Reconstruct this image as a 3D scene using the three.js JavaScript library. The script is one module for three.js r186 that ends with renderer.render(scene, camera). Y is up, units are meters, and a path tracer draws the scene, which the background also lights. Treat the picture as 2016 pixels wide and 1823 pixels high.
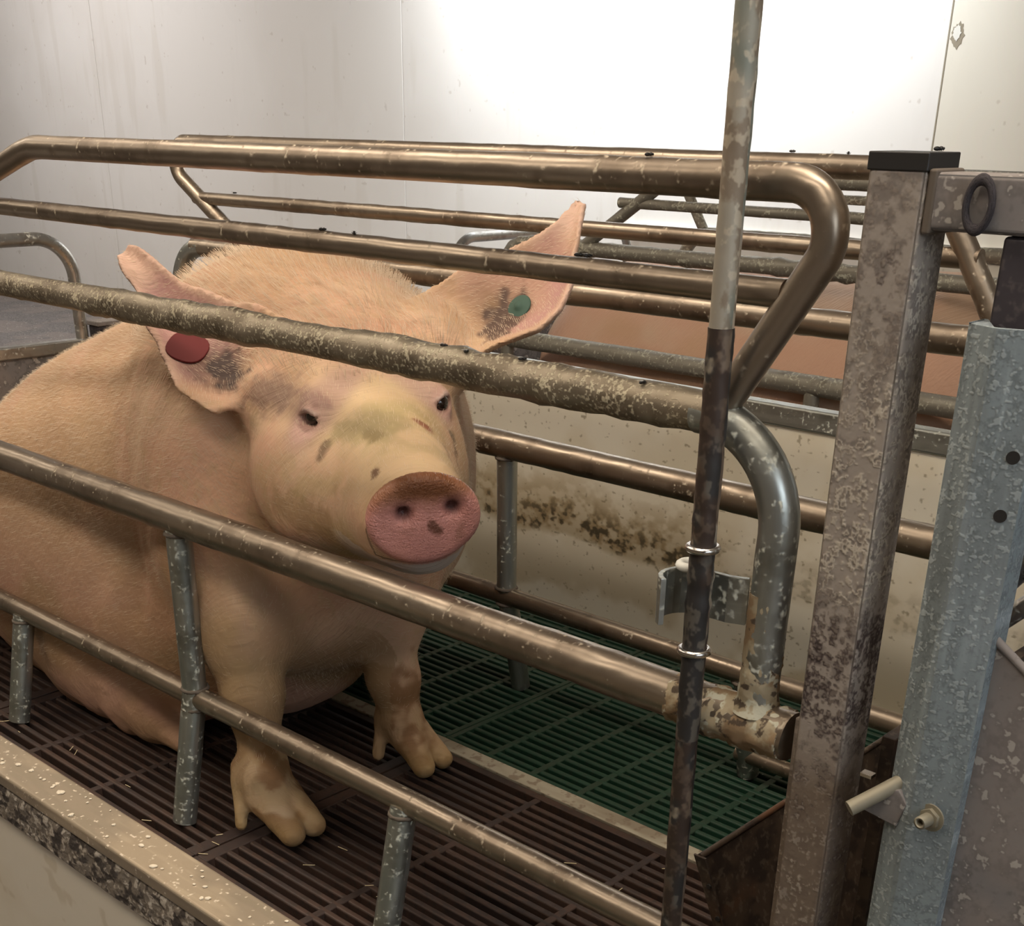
import * as THREE from 'three';
import { RoundedBoxGeometry } from 'three/addons/geometries/RoundedBoxGeometry.js';
import { mergeGeometries } from 'three/addons/utils/BufferGeometryUtils.js';
import { RectAreaLightUniformsLib } from 'three/addons/lights/RectAreaLightUniformsLib.js';

// ------------------------------------------------------------------ camera, sky, lights, exposure
const scene = new THREE.Scene();
const renderer = new THREE.WebGLRenderer({ antialias: true });
renderer.toneMapping = THREE.LinearToneMapping;
renderer.toneMappingExposure = 0.74;
renderer.shadowMap.enabled = true;
RectAreaLightUniformsLib.init();

// the photograph is a crop of a taller frame: its optical centre lies at row 1494, so the lens is shifted
const camera = new THREE.PerspectiveCamera(2 * Math.atan(1493.84 / 2467.23) * 180 / Math.PI, 2016 / 2987.68, 0.05, 60);
camera.setViewOffset(2016, 2987.68, 0, 0, 2016, 1823);
camera.position.set(0, 0.903, 0.87);
camera.rotation.order = 'YXZ';
camera.rotation.set(-0.47147, 0.74581, 0.013985);
scene.add(camera);

scene.background = new THREE.Color(0.80, 0.90, 1.0);   // overcast sky, seen only through the window
scene.backgroundIntensity = 9;

const ROOM = { x0: -8.2, x1: 1.9, z0: -2.75, z1: 2.6, h: 2.35 };
const LAMPS = [                                          // ceiling and wall tubes: x, y, z, length, width, colour, intensity
  ...[-0.45, -2.6, -5.2].flatMap((x, i) => [0.10, 1.30].map((z, j) => ({ kind: 'batten', x, y: 2.22, z, len: 1.5, w: 0.46, color: [1.0, 0.87, 0.71], power: [14, 11, 10][i] * (j ? 0.58 : 1) }))),
  { kind: 'wall', x: -2.75, y: 1.62, z: -2.36, len: 1.6, w: 0.08, color: [0.92, 0.96, 1.0], power: 150 },
  { kind: 'wall', x: -6.0, y: 2.05, z: -1.5, len: 1.6, w: 0.08, color: [1.0, 0.96, 0.96], power: 120 },  // unseen lamp, added to brighten the left of the back wall
];

// ------------------------------------------------------------------ helpers
let seed = 1234567;
const rnd = () => { seed = (seed * 1664525 + 1013904223) >>> 0; return seed / 4294967296; };
const V = (x, y, z) => new THREE.Vector3(x, y, z);
const PIGCELL = 0.004, HAIRS = 60000;
const clamp = (x, a, b) => Math.min(b, Math.max(a, x));
const lerp = (a, b, t) => a + (b - a) * t;
const sstep = (a, b, x) => { const t = clamp((x - a) / (b - a), 0, 1); return t * t * (3 - 2 * t); };
const hash3 = (x, y, z) => { let h = Math.imul(x, 374761393) + Math.imul(y, 668265263) + Math.imul(z, 2147483647 ^ 362437); h = Math.imul(h ^ (h >>> 13), 1274126177); return ((h ^ (h >>> 16)) >>> 0) / 4294967296; };
function noise3(x, y, z) {
  const X = Math.floor(x), Y = Math.floor(y), Z = Math.floor(z); let u = x - X, v = y - Y, w = z - Z;
  u = u * u * (3 - 2 * u); v = v * v * (3 - 2 * v); w = w * w * (3 - 2 * w);
  const c = (i, j, k) => hash3(X + i, Y + j, Z + k);
  return lerp(lerp(lerp(c(0, 0, 0), c(1, 0, 0), u), lerp(c(0, 1, 0), c(1, 1, 0), u), v), lerp(lerp(c(0, 0, 1), c(1, 0, 1), u), lerp(c(0, 1, 1), c(1, 1, 1), u), v), w);
}
const fbm3 = (x, y, z, o = 3) => { let s = 0, a = 0.5, t = 0; for (let i = 0; i < o; i++) { s += a * noise3(x, y, z); t += a; a *= 0.5; x *= 2.03; y *= 2.03; z *= 2.03; } return s / t; };
// tileable noise on the unit square
function tnoise(u, v, px, py, sd) {
  const x = u * px, y = v * py, X = Math.floor(x), Y = Math.floor(y); let a = x - X, b = y - Y;
  a = a * a * (3 - 2 * a); b = b * b * (3 - 2 * b);
  const x0 = ((X % px) + px) % px, x1 = (x0 + 1) % px, y0 = ((Y % py) + py) % py, y1 = (y0 + 1) % py;
  return lerp(lerp(hash3(x0, y0, sd), hash3(x1, y0, sd), a), lerp(hash3(x0, y1, sd), hash3(x1, y1, sd), a), b);
}
function tfbm(u, v, px, py, sd, o = 5) { let s = 0, a = 0.5, t = 0; for (let i = 0; i < o; i++) { s += a * tnoise(u, v, px, py, sd + i * 17); t += a; a *= 0.55; px *= 2; py *= 2; } return s / t; }

function dataTex(w, h, fn, srgb, rep) {
  const d = new Uint8Array(w * h * 4), o = [0, 0, 0];
  for (let y = 0; y < h; y++) for (let x = 0; x < w; x++) {
    fn(x / w, y / h, o); const i = (y * w + x) * 4;
    d[i] = clamp(o[0], 0, 255); d[i + 1] = clamp(o[1], 0, 255); d[i + 2] = clamp(o[2], 0, 255); d[i + 3] = 255;
  }
  const t = new THREE.DataTexture(d, w, h, THREE.RGBAFormat);
  t.wrapS = t.wrapT = THREE.RepeatWrapping; t.magFilter = THREE.LinearFilter; t.minFilter = THREE.LinearMipmapLinearFilter; t.generateMipmaps = true;
  if (srgb) t.colorSpace = THREE.SRGBColorSpace;
  if (rep) t.repeat.set(rep[0], rep[1]);
  t.needsUpdate = true; return t;
}
const mix3 = (o, r, g, b, t) => { o[0] = lerp(o[0], r, t); o[1] = lerp(o[1], g, t); o[2] = lerp(o[2], b, t); };

// surface = colour map + a map of roughness (G) and metalness (B) + a bump map; s(u, v, c, p) fills colour c and p = [height, rough, metal]
function surface(size, tile, s, bump = 0.0006, extra = {}) {
  const n = size, col = new Float32Array(n * n * 3), pr = new Float32Array(n * n * 3), c = [0, 0, 0], p = [0, 0, 0];
  for (let y = 0; y < n; y++) for (let x = 0; x < n; x++) { s(x / n, y / n, c, p); const i = (y * n + x) * 3; for (let k = 0; k < 3; k++) { col[i + k] = c[k]; pr[i + k] = p[k]; } }
  const at = (u, v) => (Math.round(v * n) * n + Math.round(u * n)) * 3, r = [1 / tile, 1 / tile];
  const map = dataTex(n, n, (u, v, o) => { const i = at(u, v); o[0] = col[i]; o[1] = col[i + 1]; o[2] = col[i + 2]; }, true, r);
  const orm = dataTex(n, n, (u, v, o) => { const i = at(u, v); o[0] = 255; o[1] = pr[i + 1] * 255; o[2] = pr[i + 2] * 255; }, false, r);
  const bm = dataTex(n, n, (u, v, o) => { const i = at(u, v); o[0] = o[1] = o[2] = pr[i] * 255; }, false, r);
  return new THREE.MeshStandardMaterial({ map, roughnessMap: orm, metalnessMap: orm, roughness: 1, metalness: 1, bumpMap: bm, bumpScale: bump, ...extra });
}
const plain = (r, g, b, rough = 0.7, metal = 0, extra = {}) => new THREE.MeshStandardMaterial({ color: new THREE.Color().setRGB(r, g, b), roughness: rough, metalness: metal, ...extra });

// ------------------------------------------------------------------ materials
function pipeSurface(base, light, dark, crudColor, crud, sd, rough = 0.34, metal = 0.85, size = 512) {
  return surface(size, 0.4, (u, v, c, p) => {
    const streak = tfbm(u, v, 3, 40, sd, 3), blot = tfbm(u, v, 8, 8, sd + 3, 4), fine = tfbm(u, v, Math.round(size / 6), Math.round(size / 6), sd + 7, 3);
    c[0] = base[0]; c[1] = base[1]; c[2] = base[2];
    mix3(c, ...light, sstep(0.45, 0.75, streak) * 0.45); mix3(c, ...dark, sstep(0.5, 0.78, blot) * 0.7);
    const k = 0.75 * sstep(0.60 - crud * 0.16, 0.76 - crud * 0.16, fine * 0.6 + blot * 0.2 + tfbm(u, v, 20, 24, sd + 11, 3) * 0.2);
    mix3(c, crudColor[0] * (0.85 + 0.3 * fine), crudColor[1] * (0.85 + 0.3 * fine), crudColor[2] * (0.85 + 0.3 * fine), k);
    p[0] = 0.4 + 0.5 * k + 0.12 * (fine - 0.5); p[1] = lerp(rough + 0.22 * (blot - 0.4), 0.92, k); p[2] = lerp(metal, 0.0, k);
  }, 0.0009);
}
const M = {};
M.pipeWarm = pipeSurface([152, 138, 122], [180, 168, 152], [112, 98, 84], [190, 178, 156], -0.15, 11);
M.pipeCrud = pipeSurface([146, 134, 116], [172, 162, 142], [106, 94, 78], [190, 180, 154], 0.50, 31, 0.45, 0.7, 1024);
M.pipeGrey = pipeSurface([164, 166, 160], [192, 195, 190], [122, 121, 113], [200, 200, 186], 0.16, 51, 0.36);
M.pipeClean = pipeSurface([168, 166, 162], [196, 196, 194], [128, 120, 112], [200, 200, 186], 0.0, 71, 0.3);
M.pipeDirty = pipeSurface([122, 116, 104], [150, 146, 134], [84, 76, 66], [168, 166, 148], 0.5, 91, 0.6, 0.5);
M.rustJoint = surface(256, 0.12, (u, v, c, p) => {
  const a = tfbm(u, v, 6, 6, 5, 5), b = tfbm(u, v, 14, 14, 6, 4);
  c[0] = 166; c[1] = 152; c[2] = 126; mix3(c, 128, 98, 68, sstep(0.48, 0.64, a) * 0.6); mix3(c, 70, 58, 48, sstep(0.6, 0.7, b) * 0.8); mix3(c, 190, 186, 166, sstep(0.58, 0.66, tfbm(u, v, 10, 10, 9, 4)));
  p[0] = 0.5 * a + 0.5 * b; p[1] = 0.88; p[2] = 0.15;
}, 0.0016);
M.rod = surface(512, 0.3, (u, v, c, p) => {
  const a = tfbm(u, v, 6, 9, 131, 6), f = tfbm(u, v, 40, 50, 133, 3);
  c[0] = 168; c[1] = 160; c[2] = 146; mix3(c, 128, 134, 126, sstep(0.46, 0.56, tfbm(u, v, 2, 4, 139, 4)) * 0.9); mix3(c, 124, 106, 88, sstep(0.5, 0.58, a) * 0.6); mix3(c, 200, 188, 168, sstep(0.53, 0.62, f * 0.6 + a * 0.4) * 0.7);
  p[0] = 0.5 + 0.4 * (f - 0.5); p[1] = 0.5 + 0.3 * a; p[2] = 0.45;
}, 0.0006);
M.rodBlack = surface(512, 0.4, (u, v, c, p) => {
  const a = tfbm(u, v, 5, 7, 151, 5), f = tfbm(u, v, 44, 60, 153, 3);
  c[0] = 50; c[1] = 47; c[2] = 46; mix3(c, 96, 90, 82, sstep(0.52, 0.66, f)); mix3(c, 150, 140, 124, sstep(0.6, 0.7, a * 0.7 + f * 0.3)); mix3(c, 74, 52, 38, sstep(0.5, 0.6, tfbm(u, v, 7, 9, 157, 4)) * 0.5);
  p[0] = 0.5 + 0.4 * (f - 0.5); p[1] = 0.55; p[2] = 0.2;
}, 0.0007);
M.post = surface(1024, 0.9, (u, v, c, p) => {                        // v runs up the post: streaked foot, dark smear, pale crust, plain top
  const a = tfbm(u, v, 7, 7, 171, 5), b = tfbm(u, v, 100, 100, 173, 4), d = tfbm(u, v, 20, 9, 177, 5), f = tfbm(u, v, 300, 300, 179, 2), y = v * 0.9;
  const crust = sstep(0.50, 0.60, y) * (1 - 0.75 * sstep(0.72, 0.84, y)), foot = 1 - sstep(0.38, 0.48, y), smear = sstep(0.42, 0.49, y) * (1 - sstep(0.53, 0.60, y));
  c[0] = 158; c[1] = 147; c[2] = 137; mix3(c, 128, 118, 110, sstep(0.42, 0.62, b)); mix3(c, 104, 88, 74, foot * 0.75);
  const w = sstep(0.56 - 0.07 * crust + 0.04 * foot, 0.63 - 0.07 * crust + 0.04 * foot, b * 0.4 + a * 0.15 + 0.45 * f); mix3(c, 204, 193, 176, w * 0.85);
  const k = sstep(0.55 - 0.09 * smear, 0.64 - 0.08 * smear, d * 0.3 + b * 0.3 + 0.4 * f); mix3(c, 62, 50, 48, k * (0.55 + 0.35 * smear)); mix3(c, 164, 152, 138, sstep(0.62, 0.7, f) * 0.45);
  p[0] = 0.4 + 0.35 * w - 0.3 * k + 0.3 * (f - 0.5); p[1] = 0.78; p[2] = 0.12;
}, 0.0010);
M.galv = surface(1024, 0.45, (u, v, c, p) => {
  const a = tfbm(u, v, 4, 4, 191, 4), b = tfbm(u, v, 70, 70, 193, 4), s = tfbm(u, v, 40, 3, 197, 4), f = tfbm(u, v, 190, 190, 199, 2);
  c[0] = 150; c[1] = 161; c[2] = 165; mix3(c, 128, 137, 140, sstep(0.42, 0.62, b * 0.6 + f * 0.4)); mix3(c, 178, 190, 196, sstep(0.5, 0.72, s) * 0.55); mix3(c, 122, 128, 130, sstep(0.45, 0.75, a) * 0.5);
  const w = sstep(0.55, 0.66, f * 0.55 + b * 0.3 + s * 0.15 + 0.1 * (a - 0.5)); mix3(c, 200, 207, 206, w * 0.35);
  p[0] = 0.4 + 0.3 * w + 0.2 * (f - 0.5); p[1] = 0.5 + 0.2 * b; p[2] = lerp(0.5, 0.1, w);
}, 0.0006);
M.sheet = surface(1024, 0.5, (u, v, c, p) => {
  const a = tfbm(u, v, 4, 4, 211, 5), b = tfbm(u, v, 30, 30, 213, 5), f = tfbm(u, v, 90, 90, 217, 3);
  c[0] = 126; c[1] = 122; c[2] = 121; mix3(c, 98, 95, 94, sstep(0.42, 0.62, b * 0.6 + f * 0.4)); mix3(c, 142, 132, 126, sstep(0.5, 0.68, a) * 0.6); mix3(c, 182, 176, 168, sstep(0.60, 0.66, b * 0.4 + f * 0.6) * 0.8);
  p[0] = 0.4 + 0.5 * (b - 0.4); p[1] = 0.82; p[2] = 0.1;
}, 0.0012);
M.trough = surface(512, 0.4, (u, v, c, p) => {
  const a = tfbm(u, v, 3, 5, 231, 5), b = tfbm(u, v, 16, 24, 233, 4), f = tfbm(u, v, 70, 70, 237, 3);
  c[0] = 74; c[1] = 60; c[2] = 49; mix3(c, 52, 42, 36, sstep(0.4, 0.66, b)); mix3(c, 106, 66, 40, sstep(0.52, 0.7, a) * 0.6); mix3(c, 108, 98, 84, sstep(0.62, 0.72, f) * 0.5);
  p[0] = 0.4 + 0.4 * (b - 0.5); p[1] = 0.6; p[2] = 0.35;
}, 0.0007);
M.cap = surface(512, 0.35, (u, v, c, p) => {
  const a = tfbm(u, v, 3, 6, 251, 5), s = tfbm(u, v, 6, 50, 253, 3), f = tfbm(u, v, 110, 110, 257, 3);
  c[0] = 150; c[1] = 134; c[2] = 112; mix3(c, 172, 156, 132, sstep(0.45, 0.7, s) * 0.5); mix3(c, 118, 106, 90, sstep(0.5, 0.66, a) * 0.6); mix3(c, 206, 192, 172, sstep(0.72, 0.78, f));
  p[0] = 0.5 + 0.3 * (f - 0.5); p[1] = 0.55; p[2] = 0.35;
}, 0.0004);
M.crust = surface(512, 0.16, (u, v, c, p) => {
  const b = tfbm(u, v, 22, 22, 271, 5), f = tfbm(u, v, 50, 50, 273, 4);
  c[0] = 116; c[1] = 106; c[2] = 94; mix3(c, 176, 166, 152, sstep(0.5, 0.62, f)); mix3(c, 62, 54, 48, sstep(0.5, 0.64, b));
  p[0] = f * 0.7 + 0.3 * (1 - b); p[1] = 0.92; p[2] = 0;
}, 0.0022);
M.cream = surface(512, 0.7, (u, v, c, p) => {
  const a = tfbm(u, v, 4, 4, 291, 5), f = tfbm(u, v, 80, 80, 293, 3), s = tfbm(u, v, 30, 30, 297, 3);
  c[0] = 214; c[1] = 205; c[2] = 186; mix3(c, 202, 190, 166, sstep(0.42, 0.68, a) * 0.6); mix3(c, 170, 152, 122, sstep(0.7, 0.8, s) * 0.3);
  p[0] = 0.5 + 0.2 * (f - 0.5); p[1] = 0.5 + 0.15 * a; p[2] = 0;
}, 0.0003);
M.greenPlastic = surface(256, 0.3, (u, v, c, p) => {
  const a = tfbm(u, v, 4, 4, 311, 4), f = tfbm(u, v, 40, 40, 313, 3);
  c[0] = 24; c[1] = 58; c[2] = 42; mix3(c, 38, 53, 40, sstep(0.42, 0.7, a) * 0.7); mix3(c, 44, 54, 42, sstep(0.55, 0.7, f) * 0.5);
  p[0] = 0.5 + 0.3 * (f - 0.5); p[1] = 0.55; p[2] = 0;
}, 0.0003);
M.castIron = surface(256, 0.3, (u, v, c, p) => {
  const a = tfbm(u, v, 4, 4, 331, 4), f = tfbm(u, v, 40, 40, 333, 3);
  c[0] = 58; c[1] = 45; c[2] = 41; mix3(c, 76, 55, 44, sstep(0.42, 0.7, a) * 0.7); mix3(c, 48, 39, 36, sstep(0.5, 0.7, f) * 0.6);
  p[0] = 0.5 + 0.4 * (f - 0.5); p[1] = 0.6; p[2] = 0.12;
}, 0.0004);
M.steelBeam = surface(256, 0.4, (u, v, c, p) => {
  const a = tfbm(u, v, 3, 10, 351, 4), f = tfbm(u, v, 40, 40, 353, 3);
  c[0] = 176; c[1] = 168; c[2] = 150; mix3(c, 140, 128, 110, sstep(0.45, 0.7, a) * 0.8); mix3(c, 120, 104, 88, sstep(0.6, 0.72, f) * 0.6);
  p[0] = 0.5 + 0.2 * (f - 0.5); p[1] = 0.55; p[2] = 0.2;
}, 0.0003);
M.darkPaint = surface(256, 0.2, (u, v, c, p) => {
  const a = tfbm(u, v, 5, 5, 371, 4), f = tfbm(u, v, 40, 40, 373, 3);
  c[0] = 62; c[1] = 56; c[2] = 60; mix3(c, 92, 84, 82, sstep(0.5, 0.7, f) * 0.7); mix3(c, 40, 36, 38, sstep(0.5, 0.7, a) * 0.7);
  p[0] = 0.5 + 0.4 * (f - 0.5); p[1] = 0.75; p[2] = 0.1;
}, 0.0008);
M.wall = surface(1024, 3.2, (u, v, c, p) => {
  const a = tfbm(u, v, 4, 4, 391, 5), f = tfbm(u, v, 120, 120, 393, 3), s = tfbm(u, v, 60, 60, 397, 4), d = tfbm(u, v, 40, 6, 401, 4);
  c[0] = 232; c[1] = 229; c[2] = 224; mix3(c, 220, 215, 208, sstep(0.45, 0.7, a) * 0.5); mix3(c, 212, 206, 196, sstep(0.6, 0.78, d) * 0.3); mix3(c, 196, 188, 178, sstep(0.8, 0.86, f) * 0.5);
  p[0] = 0.5 + 0.3 * (f - 0.5); p[1] = 0.6; p[2] = 0;
}, 0.0005);
M.wallCream = M.wall.clone(); M.wallCream.color = new THREE.Color().setRGB(0.94, 0.92, 0.84);
M.ceiling = plain(0.34, 0.30, 0.26, 0.85);
M.seam = plain(0.30, 0.26, 0.19, 0.8);
M.pit = plain(0.045, 0.035, 0.03, 0.8);
M.block = plain(0.13, 0.11, 0.09, 0.8);
M.black = plain(0.02, 0.018, 0.017, 0.5);
M.brightSteel = plain(0.62, 0.58, 0.54, 0.24, 1);
M.brass = plain(0.28, 0.25, 0.185, 0.55, 0.35);
M.white = plain(0.75, 0.74, 0.68, 0.5);
M.fly = plain(0.018, 0.015, 0.013, 0.45);
M.flyWing = plain(0.35, 0.32, 0.28, 0.3, 0, { transparent: true, opacity: 0.5, side: THREE.DoubleSide });
M.crumb = plain(0.62, 0.54, 0.42, 0.9);
M.straw = plain(0.66, 0.55, 0.34, 0.8);
M.weld = plain(0.15, 0.12, 0.095, 0.8, 0.3);

// ------------------------------------------------------------------ naming and tagging
const taken = {}, counts = new WeakMap();
function numbered(name) { const n = taken[name] = (taken[name] ?? -1) + 1; return n ? name + '_' + String(n).padStart(3, '0') : name; }
function shade(o) { o.castShadow = true; o.receiveShadow = true; return o; }
function tag(o, label, category, group) { o.userData = { ...o.userData, label, category }; if (group) o.userData.group = group; return o; }
function thing(name, label, category, pos = [0, 0, 0], group) { const o = new THREE.Group(); o.name = numbered(name); o.position.set(...pos); scene.add(o); return tag(o, label, category, group); }
function part(name, geo, mat, parent, pos, label) {
  const m = shade(new THREE.Mesh(geo, mat)); const cnt = counts.get(parent) ?? {}; counts.set(parent, cnt);
  const k = cnt[name] = (cnt[name] ?? -1) + 1; m.name = k ? name + '_' + String(k).padStart(3, '0') : name;
  if (pos) m.position.set(...pos); if (label) m.userData.label = label; parent.add(m); return m;
}
function solo(name, geo, mat, label, category, pos, group) { const m = shade(new THREE.Mesh(geo, mat)); m.name = numbered(name); if (pos) m.position.set(...pos); scene.add(m); return tag(m, label, category, group); }
function struct(name, geo, mat, pos) { const m = geo ? shade(new THREE.Mesh(geo, mat)) : new THREE.Group(); m.name = name; m.userData.kind = 'structure'; if (pos) m.position.set(...pos); scene.add(m); return m; }

// boxes with uv in metres
function uvBox(geo, sx = 1) {
  const p = geo.attributes.position, n = geo.attributes.normal, uv = new Float32Array(p.count * 2);
  for (let i = 0; i < p.count; i++) {
    const ax = Math.abs(n.getX(i)), ay = Math.abs(n.getY(i)), az = Math.abs(n.getZ(i)), x = p.getX(i), y = p.getY(i), z = p.getZ(i);
    if (ay >= ax && ay >= az) { uv[2 * i] = x; uv[2 * i + 1] = z; } else if (ax >= az) { uv[2 * i] = z + 0.13; uv[2 * i + 1] = y; } else { uv[2 * i] = x + 0.37; uv[2 * i + 1] = y; }
  }
  geo.setAttribute('uv', new THREE.BufferAttribute(uv, 2)); return geo;
}
const box = (w, h, d, r = 0.0015) => uvBox(r ? new RoundedBoxGeometry(w, h, d, 2, Math.min(r, w / 2.1, h / 2.1, d / 2.1)) : new THREE.BoxGeometry(w, h, d));
const boxAt = (x0, x1, y0, y1, z0, z1, r) => uvBox(box(x1 - x0, y1 - y0, z1 - z0, r).translate((x0 + x1) / 2, (y0 + y1) / 2, (z0 + z1) / 2));
// a bent pipe: straight runs joined by arcs of radius R
function bend(pts, RR = 0.05, step = 0.02) {
  const out = []; const push = p => out.push(p.clone());
  push(pts[0]);
  for (let i = 1; i < pts.length - 1; i++) {
    const R = Array.isArray(RR) ? RR[i - 1] : RR, a = pts[i - 1], b = pts[i], c = pts[i + 1], d0 = a.clone().sub(b).normalize(), d1 = c.clone().sub(b).normalize();
    const ang = Math.acos(clamp(d0.dot(d1), -1, 1)), t = Math.min(R / Math.tan(ang / 2), a.distanceTo(b) * 0.48 + (i === 1 ? a.distanceTo(b) * 0.5 : 0), c.distanceTo(b) * 0.48 + (i === pts.length - 2 ? c.distanceTo(b) * 0.5 : 0)), Re = t * Math.tan(ang / 2);
    const p0 = b.clone().addScaledVector(d0, t), ctr = b.clone().addScaledVector(d0.clone().add(d1).normalize(), Re / Math.sin(ang / 2)), v0 = p0.clone().sub(ctr), ax = d0.clone().cross(d1).normalize(), tot = Math.PI - ang, n = Math.max(4, Math.ceil(tot * 10));
    for (let k = 0; k <= n; k++) push(ctr.clone().add(v0.clone().applyAxisAngle(ax, -tot * k / n)));
  }
  push(pts[pts.length - 1]);
  const res = [out[0]];
  for (let i = 1; i < out.length; i++) { const a = res[res.length - 1], b = out[i], d = a.distanceTo(b); if (d < 1e-6) continue; const n = Math.ceil(d / step); for (let k = 1; k <= n; k++) res.push(a.clone().lerp(b, k / n)); }
  return res;
}
// sweeps a circle along a path; lump raises crusted dirt on it
function tube(path, r, { lump = 0, lumpScale = 90, radial = 20, caps = true, rf } = {}) {
  const n = path.length, pos = [], uv = [], idx = []; let nrm = null, len = 0;
  const T = path.map((p, i) => path[Math.min(n - 1, i + 1)].clone().sub(path[Math.max(0, i - 1)]).normalize());
  nrm = Math.abs(T[0].y) < 0.9 ? V(0, 1, 0) : V(1, 0, 0); nrm.addScaledVector(T[0], -nrm.dot(T[0])).normalize();
  for (let i = 0; i < n; i++) {
    if (i) { len += path[i].distanceTo(path[i - 1]); nrm.addScaledVector(T[i], -nrm.dot(T[i])).normalize(); }
    const b = T[i].clone().cross(nrm);
    for (let k = 0; k <= radial; k++) {
      const a = k / radial * Math.PI * 2, cx = Math.cos(a), sx = Math.sin(a), dx = nrm.x * cx + b.x * sx, dy = nrm.y * cx + b.y * sx, dz = nrm.z * cx + b.z * sx;
      let R = rf ? rf(i / (n - 1), len) : r; const P = path[i];
      if (lump) { const q = [P.x + dx * r, P.y + dy * r, P.z + dz * r]; const e = fbm3(q[0] * lumpScale, q[1] * lumpScale, q[2] * lumpScale, 3), big = fbm3(q[0] * 9, q[1] * 9 + 5, q[2] * 9, 2); R += lump * sstep(0.42, 0.75, e * 0.6 + big * 0.4); }
      pos.push(P.x + dx * R, P.y + dy * R, P.z + dz * R); uv.push(len, k / radial * 2 * Math.PI * r);
    }
  }
  const w = radial + 1;
  for (let i = 0; i < n - 1; i++) for (let k = 0; k < radial; k++) { const a = i * w + k; idx.push(a, a + 1, a + w, a + 1, a + w + 1, a + w); }
  if (caps) for (const [i, s] of [[0, 1], [n - 1, -1]]) {
    const c = pos.length / 3; pos.push(path[i].x, path[i].y, path[i].z); uv.push(0, 0);
    const st = pos.length / 3; for (let k = 0; k <= radial; k++) { const q = (i * w + k) * 3; pos.push(pos[q], pos[q + 1], pos[q + 2]); uv.push(0.01 * Math.cos(k), 0.01 * Math.sin(k)); }
    for (let k = 0; k < radial; k++) s > 0 ? idx.push(c, st + k + 1, st + k) : idx.push(c, st + k, st + k + 1);
  }
  const g = new THREE.BufferGeometry(); g.setAttribute('position', new THREE.Float32BufferAttribute(pos, 3)); g.setAttribute('uv', new THREE.Float32BufferAttribute(uv, 2)); g.setIndex(idx); g.computeVertexNormals();
  const no = g.attributes.normal; for (let i = 0; i < n; i++) { const a = i * w, b = a + radial; const m = V(no.getX(a) + no.getX(b), no.getY(a) + no.getY(b), no.getZ(a) + no.getZ(b)).normalize(); no.setXYZ(a, m.x, m.y, m.z); no.setXYZ(b, m.x, m.y, m.z); }
  return g;
}
const rail = (pts, r, o = {}) => tube(bend(pts, o.R ?? 0.06, o.step ?? 0.02), r, o);
// a plate or profile: outline in (a, b), pushed along the third axis
function plate(outline, depth, bevel = 0.0012) {
  const s = new THREE.Shape(outline.map(p => new THREE.Vector2(p[0], p[1])));
  return uvBox(new THREE.ExtrudeGeometry(s, { depth: depth - 2 * bevel, bevelEnabled: bevel > 0, bevelThickness: bevel, bevelSize: bevel, bevelOffset: -bevel, bevelSegments: 2, curveSegments: 10 }).translate(0, 0, bevel));
}

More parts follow.
